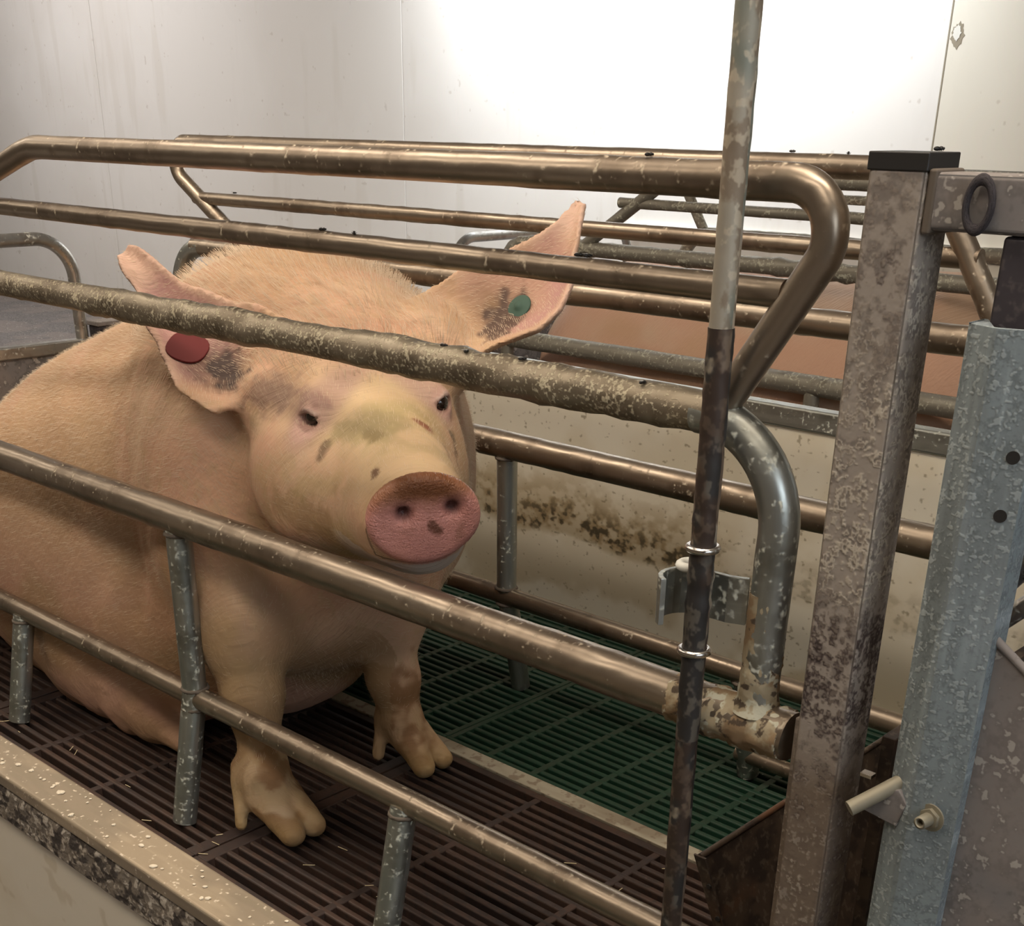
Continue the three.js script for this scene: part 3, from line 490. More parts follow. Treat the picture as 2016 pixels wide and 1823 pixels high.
function surfaceNets(prims, lo, hi, cell, wrinkle) {
  const N = [0, 1, 2].map(i => Math.ceil((hi[i] - lo[i]) / cell / 8) * 8), B = N.map(n => n / 8), rad = cell * 8 * 0.87;
  const vals = new Map(), cellVert = new Map(), pos = [], idx = [];
  const gx = N[0] + 1, gy = N[1] + 1, F = new Float32Array(gx * gy * (N[2] + 1)).fill(NaN);
  const active = [];
  for (let c = 0; c < B[2]; c++) for (let b = 0; b < B[1]; b++) for (let a = 0; a < B[0]; a++) {
    const cx = lo[0] + (a * 8 + 4) * cell, cy = lo[1] + (b * 8 + 4) * cell, cz = lo[2] + (c * 8 + 4) * cell;
    const ds = prims.map(p => p.f(cx, cy, cz)), m = Math.min(...ds.filter((_, i) => prims[i].op === '+'));
    if (Math.abs(sdf(prims, cx, cy, cz)) > rad * 1.9 + 0.006) continue;
    const list = prims.filter((p, i) => p.op === '-' ? ds[i] < rad * 1.6 + p.k : ds[i] < m + 2 * rad * 1.4 + p.k);
    active.push([a, b, c, list]);
    for (let k = 0; k <= 8; k++) for (let j = 0; j <= 8; j++) for (let i = 0; i <= 8; i++) {
      const X = a * 8 + i, Y = b * 8 + j, Z = c * 8 + k, q = (Z * gy + Y) * gx + X;
      if (F[q] !== F[q]) { const x = lo[0] + X * cell, y = lo[1] + Y * cell, z = lo[2] + Z * cell; F[q] = sdf(list, x, y, z) + (wrinkle ? wrinkle(x, y, z) : 0); }
    }
  }
  const cid = new Int32Array(gx * gy * (N[2] + 1)).fill(-1), at = (X, Y, Z) => (Z * gy + Y) * gx + X;
  for (const [a, b, c] of active) for (let k = 0; k < 8; k++) for (let j = 0; j < 8; j++) for (let i = 0; i < 8; i++) {
    const X = a * 8 + i, Y = b * 8 + j, Z = c * 8 + k; let sx = 0, sy = 0, sz = 0, n = 0;
    const v = []; for (let q = 0; q < 8; q++) v.push(F[at(X + (q & 1), Y + ((q >> 1) & 1), Z + (q >> 2))]);
    for (let q = 0; q < 8; q++) for (const e of [1, 2, 4]) if (!(q & e)) { const v0 = v[q], v1 = v[q | e]; if ((v0 < 0) !== (v1 < 0)) { const t = v0 / (v0 - v1); sx += (q & 1) + (e === 1 ? t : 0); sy += ((q >> 1) & 1) + (e === 2 ? t : 0); sz += (q >> 2) + (e === 4 ? t : 0); n++; } }
    if (n) { cid[at(X, Y, Z)] = pos.length / 3; pos.push(lo[0] + (X + sx / n) * cell, lo[1] + (Y + sy / n) * cell, lo[2] + (Z + sz / n) * cell); }
  }
  const quad = (a, b, c, d, flip) => { if (a < 0 || b < 0 || c < 0 || d < 0) return; flip ? idx.push(a, c, b, a, d, c) : idx.push(a, b, c, a, c, d); };
  for (const [a, b, c] of active) for (let k = 0; k < 8; k++) for (let j = 0; j < 8; j++) for (let i = 0; i < 8; i++) {
    const X = a * 8 + i, Y = b * 8 + j, Z = c * 8 + k, v0 = F[at(X, Y, Z)] < 0;
    if (!X || !Y || !Z) continue;
    if (v0 !== (F[at(X + 1, Y, Z)] < 0)) quad(cid[at(X, Y - 1, Z - 1)], cid[at(X, Y, Z - 1)], cid[at(X, Y, Z)], cid[at(X, Y - 1, Z)], !v0);
    if (v0 !== (F[at(X, Y + 1, Z)] < 0)) quad(cid[at(X - 1, Y, Z - 1)], cid[at(X - 1, Y, Z)], cid[at(X, Y, Z)], cid[at(X, Y, Z - 1)], !v0);
    if (v0 !== (F[at(X, Y, Z + 1)] < 0)) quad(cid[at(X - 1, Y - 1, Z)], cid[at(X, Y - 1, Z)], cid[at(X, Y, Z)], cid[at(X - 1, Y, Z)], !v0);
  }
  const g = new THREE.BufferGeometry(); g.setAttribute('position', new THREE.Float32BufferAttribute(pos, 3)); g.setIndex(idx); g.computeVertexNormals(); return g;
}

// ------------------------------------------------------------------ the sitting sow
const HE = [-1.1808, 0.5842, -0.1574], HS = [0.6038, 0.0967, -0.7912], HU = [0.1554, 0.9593, 0.2358], HF = [0.7818, -0.2653, 0.5642];
const hw = (s, u, f) => [0, 1, 2].map(i => HE[i] + s * HS[i] + u * HU[i] + f * HF[i]);                    // head frame -> world
const hl = (x, y, z) => { const a = x - HE[0], b = y - HE[1], c = z - HE[2]; return [a * HS[0] + b * HS[1] + c * HS[2], a * HU[0] + b * HU[1] + c * HU[2], a * HF[0] + b * HF[1] + c * HF[2]]; };
const norm = v => { const l = Math.hypot(...v); return v.map(c => c / l); }, sub = (a, b) => a.map((c, i) => c - b[i]), dot = (a, b) => a[0] * b[0] + a[1] * b[1] + a[2] * b[2], cross = (a, b) => [a[1] * b[2] - a[2] * b[1], a[2] * b[0] - a[0] * b[2], a[0] * b[1] - a[1] * b[0]];
const lin = (t, pts) => { for (let i = 1; i < pts.length; i++) if (t <= pts[i][0]) return lerp(pts[i - 1][1], pts[i][1], clamp((t - pts[i - 1][0]) / (pts[i][0] - pts[i - 1][0]), 0, 1)); return pts[pts.length - 1][1]; };
const curve = (t, pts) => { for (let i = 1; i < pts.length; i++) if (t <= pts[i][0]) { const u = clamp((t - pts[i - 1][0]) / (pts[i][0] - pts[i - 1][0]), 0, 1); return lerp(pts[i - 1][1], pts[i][1], u * u * (3 - 2 * u)); } return pts[pts.length - 1][1]; };
// an ear: a cupped leaf from base to tip; hollow side along +N
function earShape(base, tip, wdir, o) {
  const A0 = sub(tip, base), L = Math.hypot(...A0), A = norm(A0), W = norm(sub(wdir, A.map(c => c * dot(wdir, A)))), N = cross(A, W).map(c => c * (o.flip ?? 1));
  const loc = (x, y, z) => { const p = [x - base[0], y - base[1], z - base[2]], a = dot(p, A) / L, ac = clamp(a, 0, 1), h = lin(ac, o.hw), w = dot(p, W) - lin(ac, o.off), q = clamp(w / h, -1.15, 1.15); return { a, w, h, n: dot(p, N) - o.cup * h * q * q * (o.cupSide ?? 1) - curve(ac, o.bow) }; };
  return { L, A, W, N, loc, k: o.k, op: '+', f: (x, y, z) => { const { a, w, h, n } = loc(x, y, z); const e = Math.max(Math.abs(w) - h, 0), d = Math.max(-a, a - 1, 0) * L; return Math.sqrt(e * e + d * d + n * n) - (o.th * (1 - 0.35 * clamp(a, 0, 1))); } };
}
const ELB = hw(-0.128, 0.006, -0.112), ELT = hw(-0.292, 0.100, -0.322), ERB = hw(0.118, 0.015, -0.150), ERT = hw(0.294, 0.152, -0.195);
const earL = earShape(ELB, ELT, sub(hw(-0.188, -0.029, -0.069), hw(-0.098, 0.046, -0.154)),
  { hw: [[0, 0.072], [0.2, 0.070], [0.45, 0.047], [0.62, 0.033], [0.8, 0.020], [0.94, 0.015], [1, 0.009]], off: [[0, 0.009], [0.2, 0.0175], [0.45, 0.0175], [0.62, 0.015], [0.8, 0.006], [1, -0.002]], bow: [[0, 0], [0.5, -0.012], [1, 0.0]], flip: 1, cup: 0.42, th: 0.0075, k: 0.02 });
const earR = earShape(ERB, ERT, sub(hw(0.17, 0.0, -0.09), hw(0.128, 0.039, -0.224)),
  { hw: [[0, 0.065], [0.12, 0.069], [0.34, 0.078], [0.5, 0.067], [0.65, 0.048], [0.74, 0.031], [0.84, 0.019], [1, 0.006]], off: [[0, 0.0125], [0.12, 0.019], [0.34, 0.039], [0.5, 0.046], [0.65, 0.045], [0.74, 0.036], [0.84, 0.030], [1, 0.008]], bow: [[0, 0], [0.5, -0.014], [1, 0.0]], flip: -1, cup: 0.42, th: 0.0072, k: 0.02 });
const HB = [HS, HU, HF];
const hell = (s, u, f, r, k, op) => ell(hw(s, u, f), r, k, op, HB);
const hcone = (a, b, r1, r2, k, op) => rcone(hw(...a), hw(...b), r1, r2, k, op);
// eyes: a lid bulge, a slit cut into it along the lid, and the eyeball inside
const eyeAt = [[-0.0745, 0.0125, 0.0205, -1], [0.0725, 0.0100, 0.0165, 1]].map(([s, u, f, d]) => {
  const c = hw(s, u, f), w = v => [0, 1, 2].map(i => v[0] * HS[i] + v[1] * HU[i] + v[2] * HF[i]), n = norm(w([d * 0.70, 0.10, 0.70])), t0 = norm(w([-d * 0.70, -0.04, 0.70])), t = norm(sub(t0, n.map(q => q * dot(t0, n)))), b = cross(n, t);
  return { c, n, t, b, lid: ell(c.map((q, i) => q - n[i] * 0.003), [0.0185, 0.0178, 0.0178], 0.016, '+', [t, b, n]), slit: ell(c.map((q, i) => q + n[i] * 0.0135), [0.0155, 0.0074, 0.011], 0.005, '-', [t, b, n]), fold: ell(c.map((q, i) => q + b[i] * (b[1] > 0 ? 1 : -1) * 0.016 + n[i] * 0.012), [0.019, 0.002, 0.006], 0.006, '-', [t, b, n]) };
});
const snoutDisc = { k: 0.012, op: '+', f: (x, y, z) => {
  const [s, u, f] = hl(x, y, z), ds = s - 0.023, du = u - 0.001 * 0, rad = Math.hypot(ds / 0.0625, du / (du > 0 ? 0.051 : 0.048)), e = (rad - 1) * 0.05, face = f - (0.263 - 0.004 * (1 - rad * rad) - 0.012 * du / 0.05 * 0.4), back = 0.236 - f;
  return smax(smax(e, face, 0.012), back, 0.01);
} };
const body = [
  // trunk
  rcone([-1.52, 0.55, -0.30], [-1.98, 0.365, -0.30], 0.180, 0.185, 0.05),
  ell([-1.50, 0.45, -0.295], [0.25, 0.255, 0.245], 0.10),
  ell([-1.80, 0.315, -0.30], [0.33, 0.268, 0.255], 0.10),
  ell([-2.10, 0.25, -0.305], [0.30, 0.245, 0.255], 0.12),
  ell([-1.66, 0.17, -0.27], [0.25, 0.16, 0.21], 0.08),
  rcone([-1.52, 0.515, -0.295], hw(0, -0.045, -0.215), 0.20, 0.108, 0.07),
  rcone([-1.47, 0.39, -0.26], hw(-0.03, -0.125, -0.13), 0.16, 0.08, 0.06),
  ell([-1.40, 0.33, -0.25], [0.11, 0.16, 0.16], 0.07),
  // hind legs folded under, feet forward along the floor
  ell([-2.0, 0.16, -0.128], [0.30, 0.175, 0.100], 0.08), ell([-1.98, 0.20, -0.478], [0.27, 0.2, 0.100], 0.08), ell([-1.80, 0.15, -0.135], [0.22, 0.15, 0.085], 0.08),
  rcone([-1.86, 0.075, -0.10], [-1.66, 0.045, -0.085], 0.07, 0.040, 0.06), rcone([-1.66, 0.04, -0.085], [-1.575, 0.026, -0.075], 0.034, 0.02, 0.03),
  rcone([-1.86, 0.085, -0.50], [-1.63, 0.045, -0.51], 0.07, 0.038, 0.05), rcone([-1.63, 0.04, -0.51], [-1.555, 0.028, -0.515], 0.034, 0.022, 0.02),
  // near front leg
  ell([-1.475, 0.345, -0.14], [0.14, 0.17, 0.085], 0.08),
  rcone([-1.45, 0.35, -0.11], [-1.39, 0.265, -0.075], 0.085, 0.055, 0.06),
  rcone([-1.39, 0.27, -0.075], [-1.358, 0.185, -0.060], 0.055, 0.037, 0.04), ball([-1.354, 0.178, -0.060], 0.038, 0.025),
  rcone([-1.356, 0.17, -0.060], [-1.312, 0.085, -0.038], 0.035, 0.0300, 0.025),
  rcone([-1.312, 0.087, -0.038], [-1.306, 0.085, -0.032], 0.030, 0.0300, 0.02),
  rcone([-1.306, 0.085, -0.028], [-1.290, 0.055, -0.032], 0.031, 0.031, 0.02),
  rcone([-1.292, 0.055, -0.026], [-1.238, 0.019, -0.024], 0.0265, 0.0185, 0.012), rcone([-1.290, 0.055, -0.050], [-1.238, 0.018, -0.062], 0.0255, 0.0175, 0.006),
  rcone([-1.330, 0.092, -0.010], [-1.314, 0.014, 0.006], 0.013, 0.0085, 0.014), rcone([-1.330, 0.085, -0.052], [-1.328, 0.02, -0.068], 0.013, 0.009, 0.014),
  // far front leg
  ell([-1.50, 0.36, -0.455], [0.13, 0.18, 0.085], 0.08),
  rcone([-1.44, 0.35, -0.42], [-1.35, 0.26, -0.315], 0.08, 0.050, 0.06),
  rcone([-1.35, 0.262, -0.315], [-1.328, 0.15, -0.297], 0.050, 0.033, 0.04), ball([-1.326, 0.14, -0.296], 0.0345, 0.025),
  rcone([-1.327, 0.14, -0.297], [-1.312, 0.08, -0.298], 0.032, 0.0295, 0.025),
  rcone([-1.312, 0.08, -0.298], [-1.296, 0.052, -0.304], 0.0295, 0.030, 0.02),
  rcone([-1.298, 0.055, -0.298], [-1.256, 0.018, -0.291], 0.025, 0.0175, 0.012), rcone([-1.296, 0.052, -0.318], [-1.256, 0.018, -0.330], 0.0235, 0.0165, 0.006),
  rcone([-1.334, 0.08, -0.280], [-1.332, 0.02, -0.266], 0.012, 0.0085, 0.014), rcone([-1.334, 0.08, -0.316], [-1.334, 0.02, -0.332], 0.012, 0.0085, 0.014),
  // teats
  ...[[-1.60, 0.035, -0.20], [-1.56, 0.07, -0.26], [-1.60, 0.035, -0.36], [-1.49, 0.165, -0.235], [-1.72, 0.03, -0.06]].map(p => rcone([p[0], p[1] + 0.02, p[2]], [p[0] + 0.012, p[1] - 0.012, p[2]], 0.014, 0.008, 0.025)),
  // head
  hell(-0.006, -0.030, -0.115, [0.100, 0.072, 0.150], 0.05),
  hcone([0, -0.036, -0.03], [0.021, -0.008, 0.20], 0.074, 0.047, 0.03),
  hcone([0, -0.060, 0.03], [0.020, -0.020, 0.215], 0.078, 0.049, 0.03),
  hell(-0.092, -0.082, -0.012, [0.074, 0.084, 0.115], 0.07), hell(0.046, -0.086, -0.015, [0.056, 0.082, 0.115], 0.05),
  hcone([0, -0.110, -0.03], [0.026, -0.060, 0.200], 0.074, 0.034, 0.05), hcone([-0.058, -0.085, 0.06], [-0.012, -0.035, 0.19], 0.055, 0.035, 0.05),
  hcone([-0.056, 0.016, -0.055], [-0.069, 0.010, -0.004], 0.028, 0.018, 0.03), hcone([0.048, 0.016, -0.055], [0.060, 0.010, -0.004], 0.028, 0.018, 0.03),
  hell(-0.095, -0.01, -0.12, [0.04, 0.06, 0.06], 0.04), hell(0.085, -0.005, -0.15, [0.036, 0.056, 0.06], 0.04),
  snoutDisc,
  // mouth line, nostrils, eye slits
  hell(0.002, 0.011, 0.266, [0.0095, 0.009, 0.018], 0.010, '-'), hell(0.055, 0.011, 0.266, [0.0095, 0.009, 0.018], 0.010, '-'),
  hell(-0.128, -0.018, -0.088, [0.040, 0.036, 0.050], 0.03), hell(0.106, 0.0, -0.125, [0.036, 0.04, 0.05], 0.03),
  earL, earR,
  ...eyeAt.flatMap(e => [e.lid, e.slit, e.fold]),
];
const MARKS = [
  [[0.040, 0.033, 0.100], [0.052, 0.027, 0.114], 0.009, [0.20, 0.05, 0.03], 0.85], [[0.085, -0.015, 0.058], [0.088, -0.022, 0.105], 0.010, [0.15, 0.10, 0.055], 0.85], [[0.070, 0.015, 0.12], [0.075, 0.008, 0.17], 0.009, [0.26, 0.17, 0.09], 0.6],
  [[-0.024, 0.032, 0.186], [-0.020, 0.028, 0.197], 0.007, [0.13, 0.06, 0.03], 0.9], [[-0.066, 0.006, 0.074], [-0.078, -0.006, 0.090], 0.009, [0.16, 0.10, 0.055], 0.85],
  [[-0.020, 0.034, 0.112], [-0.012, 0.036, 0.126], 0.013, [0.24, 0.17, 0.07], 0.75], [[-0.050, 0.022, 0.072], [0.02, 0.040, 0.115], 0.026, [0.34, 0.26, 0.13], 0.6],
  [[-0.112, 0.014, -0.045], [-0.138, 0.014, -0.062], 0.036, [0.22, 0.135, 0.10], 0.7], [[-0.066, 0.036, 0.020], [-0.094, 0.030, -0.012], 0.020, [0.30, 0.17, 0.14], 0.7],
  [[-0.125, -0.066, 0.085], [-0.090, -0.060, 0.15], 0.034, [0.34, 0.22, 0.10], 0.6], [[-0.100, -0.030, 0.10], [-0.07, -0.01, 0.14], 0.024, [0.40, 0.29, 0.14], 0.55],
  [[0.038, -0.012, 0.264], [0.030, -0.003, 0.264], 0.0055, [0.13, 0.05, 0.03], 0.9], [[0.010, 0.042, 0.256], [0.046, 0.042, 0.256], 0.019, [0.20, 0.075, 0.03], 0.8],
  [[-0.183, 0.014, -0.138], [-0.172, 0.010, -0.125], 0.034, [0.055, 0.032, 0.026], 0.95], [[0.166, 0.036, -0.106], [0.186, 0.050, -0.136], 0.036, [0.07, 0.04, 0.03], 0.9],  // ear hollows: shade painted in with the dirt
].map(([a, b, r, col, k]) => { const d = b.map((c, i) => c - a[i]); return [a, col, r, d, d[0] * d[0] + d[1] * d[1] + d[2] * d[2], k]; });
const wrinkle = (x, y, z) => {
  const [s, u, f] = hl(x, y, z); const head = f > -0.25 && Math.abs(s) < 0.33 && Math.abs(u) < 0.25;
  let d = 0.004 * (fbm3(x * 14, y * 14, z * 14, 2) - 0.5) + (f > 0.23 ? 0.0006 : 0.0018) * (fbm3(x * 60, y * 34, z * 60, 2) - 0.5);
  if (y < 0.12) d += 0.002 * (fbm3(x * 70, y * 70, z * 70, 2) - 0.5);
  // folds of skin behind the jowl and along the neck
  const nk = sstep(-0.36, -0.26, f) * (1 - sstep(-0.2, -0.14, f)) * sstep(0.07, 0.12, Math.abs(s)); d += nk * 0.0025 * Math.sin(f * 95 + u * 12) * (0.4 + 0.6 * noise3(x * 8, y * 8, z * 8));
  const ck = sstep(0.02, 0.1, f) * (1 - sstep(0.18, 0.235, f)) * (u < 0.03 ? 1 : 0); d += ck * 0.0005 * Math.sin(f * 210 + 2 * noise3(x * 20, y * 20, z * 20));
  return d;
};
const sowGeo = surfaceNets(body, [-2.46, -0.02, -0.64], [-0.88, 0.90, 0.06], PIGCELL, wrinkle);
{
  const p = sowGeo.attributes.position, col = new Float32Array(p.count * 3), uv = new Float32Array(p.count * 2), c = [0, 0, 0];
  const put = (r, g, b, t) => mix3(c, r, g, b, clamp(t, 0, 1));
  for (let i = 0; i < p.count; i++) {
    const x = p.getX(i), y = p.getY(i), z = p.getZ(i), [s, u, f] = hl(x, y, z);
    const a = fbm3(x * 9, y * 9, z * 9, 3), b = fbm3(x * 30, y * 30, z * 30, 3), g = fbm3(x * 90, y * 55, z * 90, 2);
    c[0] = 0.57; c[1] = 0.335; c[2] = 0.215;                                    // pink skin under cream bristles
    put(0.60, 0.405, 0.265, sstep(0.4, 0.65, a) * 0.8); put(0.62, 0.36, 0.25, sstep(0.5, 0.7, b) * 0.35); put(0.50, 0.36, 0.2, sstep(0.55, 0.72, g) * 0.35);
    if (f > -0.08) {                                                            // face
      put(0.66, 0.50, 0.28, sstep(-0.08, 0.02, f) * sstep(-0.02, 0.03, u) * 0.6);
      put(0.42, 0.31, 0.16, sstep(0.02, 0.06, f) * (1 - sstep(0.16, 0.21, f)) * sstep(0.46, 0.62, b) * 0.5);
      for (const e of eyeAt) {
        const q = [x - e.c[0], y - e.c[1], z - e.c[2]], n0 = dot(q, e.n), t0 = dot(q, e.t), b0 = dot(q, e.b) * (e.b[1] > 0 ? 1 : -1), r = Math.hypot(t0, b0);
        put(0.38, 0.23, 0.20, (1 - sstep(0.018, 0.046, Math.hypot(t0, b0 - 0.008))) * 0.7); put(0.60, 0.36, 0.30, (1 - sstep(0.010, 0.026, r)) * 0.8);
        put(0.24, 0.13, 0.10, (1 - sstep(0.85, 1.25, Math.hypot(t0 / 0.0165, b0 / 0.0085))) * 0.85); put(0.66, 0.50, 0.44, (b0 > 0.006 && b0 < 0.012 ? 1 : 0) * (1 - sstep(0.008, 0.015, Math.abs(t0))) * 0.6);
      }
      put(0.40, 0.31, 0.15, sstep(0.03, 0.07, f) * (1 - sstep(0.13, 0.19, f)) * sstep(-0.02, 0.03, u) * sstep(0.40, 0.6, fbm3(x * 26, y * 26, z * 26, 3)) * 0.75);
      put(0.48, 0.34, 0.17, (1 - sstep(-0.06, -0.01, u)) * sstep(-0.02, 0.05, f) * (1 - sstep(0.19, 0.23, f)) * sstep(0.38, 0.6, fbm3(x * 15 + 5, y * 15, z * 15, 3)) * 0.8);
    }
    if (f > 0.228) {                                                            // snout
      const q = Math.hypot((s - 0.023) / 0.062, u / 0.05), fr = sstep(0.231, 0.242, f + 0.004 * (b - 0.5)) * (1 - sstep(1.02, 1.2, q));
      put(0.60, 0.27, 0.23, fr);
      put(0.26, 0.11, 0.05, fr * sstep(0.008, 0.034, u + 0.02 * (b - 0.5)) * 0.9);
      put(0.2, 0.09, 0.05, fr * sstep(0.58, 0.68, b) * 0.8 * (u < 0.01 ? 1 : 0.5) * (1 - sstep(0.02, 0.045, Math.abs(s - 0.03))));
      for (const n of [0.002, 0.055]) put(0.10, 0.04, 0.035, fr * Math.max(0, 1 - Math.hypot(s - n, u - 0.012) / 0.012) * 1.7);
    }
    put(0.40, 0.26, 0.19, Math.max(0, 1 - Math.hypot((s + 0.098) * 1.2, (u - 0.012) * 1.6, (f + 0.045)) / 0.062) * 1.1);
    if (u < -0.055 && f > 0.14) put(0.66, 0.60, 0.56, sstep(0.15, 0.19, f) * 0.7);                            // pale chin
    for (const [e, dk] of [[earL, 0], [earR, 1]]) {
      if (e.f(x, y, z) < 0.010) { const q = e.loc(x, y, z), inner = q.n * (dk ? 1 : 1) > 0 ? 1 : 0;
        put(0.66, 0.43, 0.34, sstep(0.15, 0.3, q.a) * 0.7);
        put(0.44, 0.23, 0.21, inner * sstep(0.1, 0.3, q.a) * (1 - sstep(0.72, 0.85, q.a)) * (1 - sstep(0.75, 1.0, Math.abs(q.w) / q.h)) * 0.85);  // pink ear inside, darkened here and below to paint in its shade
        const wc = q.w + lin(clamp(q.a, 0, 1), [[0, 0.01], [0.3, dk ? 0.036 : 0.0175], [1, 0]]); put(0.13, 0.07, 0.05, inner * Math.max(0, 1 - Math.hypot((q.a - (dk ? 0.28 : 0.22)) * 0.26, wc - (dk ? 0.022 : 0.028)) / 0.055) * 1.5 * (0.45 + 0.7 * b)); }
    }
    // dirt: lower legs, belly, rump, made heavier low down to stand in for shade
    const leg = y < 0.24 && x > -1.42 ? 1 : 0;
    put(0.46, 0.32, 0.17, leg * (1 - sstep(0.1, 0.2, y)) * 0.6); put(0.26, 0.13, 0.055, leg * sstep(0.48, 0.6, fbm3(x * 26, y * 30, z * 26, 3)) * (1 - sstep(0.16, 0.24, y)) * 0.85); put(0.42, 0.28, 0.12, leg * (1 - sstep(0.02, 0.06, y)) * 0.6);
    put(0.50, 0.32, 0.18, x < -1.38 ? sstep(0.36, 0.6, fbm3(x * 4, y * 4, z * 4, 3)) * 0.8 : 0); put(0.50, 0.27, 0.20, x < -1.42 ? (1 - sstep(0.15, 0.42, y)) * 0.7 : 0); put(0.36, 0.23, 0.12, x < -1.3 ? (1 - sstep(0.2, 0.45, y)) * sstep(0.42, 0.62, fbm3(x * 6, y * 6, z * 6, 3)) * 0.7 : 0); put(0.42, 0.26, 0.13, sstep(0.56, 0.7, fbm3(x * 5, y * 7, z * 5, 3)) * 0.45);
    // marks on the head: smears, grazes, scabs, dirt and painted shade in ear hollows (from, to, radius, colour, strength)
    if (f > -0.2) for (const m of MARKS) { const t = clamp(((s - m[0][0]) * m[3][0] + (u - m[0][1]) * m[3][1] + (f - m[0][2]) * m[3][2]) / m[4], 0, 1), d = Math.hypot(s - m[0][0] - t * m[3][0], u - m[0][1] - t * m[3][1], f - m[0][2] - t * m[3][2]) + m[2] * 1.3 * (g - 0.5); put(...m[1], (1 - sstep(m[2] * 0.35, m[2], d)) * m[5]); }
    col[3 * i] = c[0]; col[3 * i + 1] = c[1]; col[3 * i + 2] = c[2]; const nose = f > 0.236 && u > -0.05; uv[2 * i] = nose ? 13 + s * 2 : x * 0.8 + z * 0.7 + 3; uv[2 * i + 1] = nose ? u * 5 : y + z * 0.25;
  }
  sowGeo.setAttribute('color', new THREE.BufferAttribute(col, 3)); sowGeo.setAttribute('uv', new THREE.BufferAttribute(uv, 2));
}
M.skin = new THREE.MeshPhysicalMaterial({ vertexColors: true, roughness: 0.62, specularIntensity: 0.6, sheen: 0.1, sheenRoughness: 0.5, sheenColor: new THREE.Color().setRGB(0.7, 0.6, 0.5) });
M.skin.bumpMap = dataTex(512, 512, (u, v, o) => { const a = tfbm(u, v, 90, 26, 601, 3), b = tfbm(u, v, 30, 30, 603, 3); o[0] = o[1] = o[2] = 255 * (0.6 * a + 0.4 * b); }, false, [5, 5]); M.skin.bumpScale = 0.0016;
M.skin.roughness = 1; M.skin.roughnessMap = dataTex(64, 8, (u, v, o) => { o[0] = o[1] = o[2] = u > 0.45 ? 56 : 165; }, false, [0.05, 0.05]);
M.eye = new THREE.MeshPhysicalMaterial({ color: new THREE.Color().setRGB(0.018, 0.01, 0.007), roughness: 0.12, clearcoat: 1, clearcoatRoughness: 0.05 });
M.bristle = new THREE.MeshStandardMaterial({ color: new THREE.Color().setRGB(0.66, 0.51, 0.36), roughness: 0.7, side: THREE.DoubleSide });
M.tagRed = plain(0.12, 0.006, 0.006, 0.75); M.tagGreen = plain(0.04, 0.085, 0.06, 0.7);
const sow = new THREE.Group(); sow.name = numbered('sow'); scene.add(sow); tag(sow, 'big pale pink sow sitting in the pipe crate with her head turned to the front', 'pig');
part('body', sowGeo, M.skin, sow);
for (const e of eyeAt) part('eye', new THREE.SphereGeometry(0.0128, 28, 20), M.eye, sow, e.c.map((q, i) => q + e.n[i] * 0.0005), 'dark eye');
{ // ear tags: a disc on each hollow side
  const mk = (ear, base, tip, a, w, lift, geo, mat, lab) => {
    const P = [0, 1, 2].map(i => lerp(base[i], tip[i], a) + ear.W[i] * w); const q = ear.loc(...P); const n = lift - q.n; const m = part('ear_tag', geo, mat, sow, P.map((c, i) => c + ear.N[i] * n), lab);
    const h1 = ear.loc(...P.map((c, i) => c + ear.W[i] * 0.004)), h0 = ear.loc(...P.map((c, i) => c - ear.W[i] * 0.004)), sl = (h0.n - h1.n) / 0.008;
    m.quaternion.setFromUnitVectors(V(0, 0, 1), V(...norm(ear.N.map((c, i) => c - ear.W[i] * sl))));
  };
  const disc1 = new THREE.LatheGeometry([[0, -0.0015], [0.0155, -0.0015], [0.017, 0], [0.0155, 0.0015], [0.006, 0.002], [0.005, 0.005], [0, 0.0055]].map(p => new THREE.Vector2(...p)), 32).rotateX(Math.PI / 2);
  mk(earR, ERB, ERT, 0.37, 0.045, 0.008, disc1, M.tagGreen, 'green round ear tag');
  const flap = plate(Array.from({ length: 28 }, (_, k) => { const a = k / 28 * Math.PI * 2, q = 1 / Math.pow(Math.abs(Math.cos(a)) ** 2.6 + Math.abs(Math.sin(a)) ** 2.6, 1 / 2.6); return [0.0265 * q * Math.cos(a), 0.025 * q * Math.sin(a)]; }), 0.003, 0.001);
  mk(earL, ELB, ELT, 0.39, 0.040, 0.0105, flap, M.tagRed, 'dark red ear tag');
}
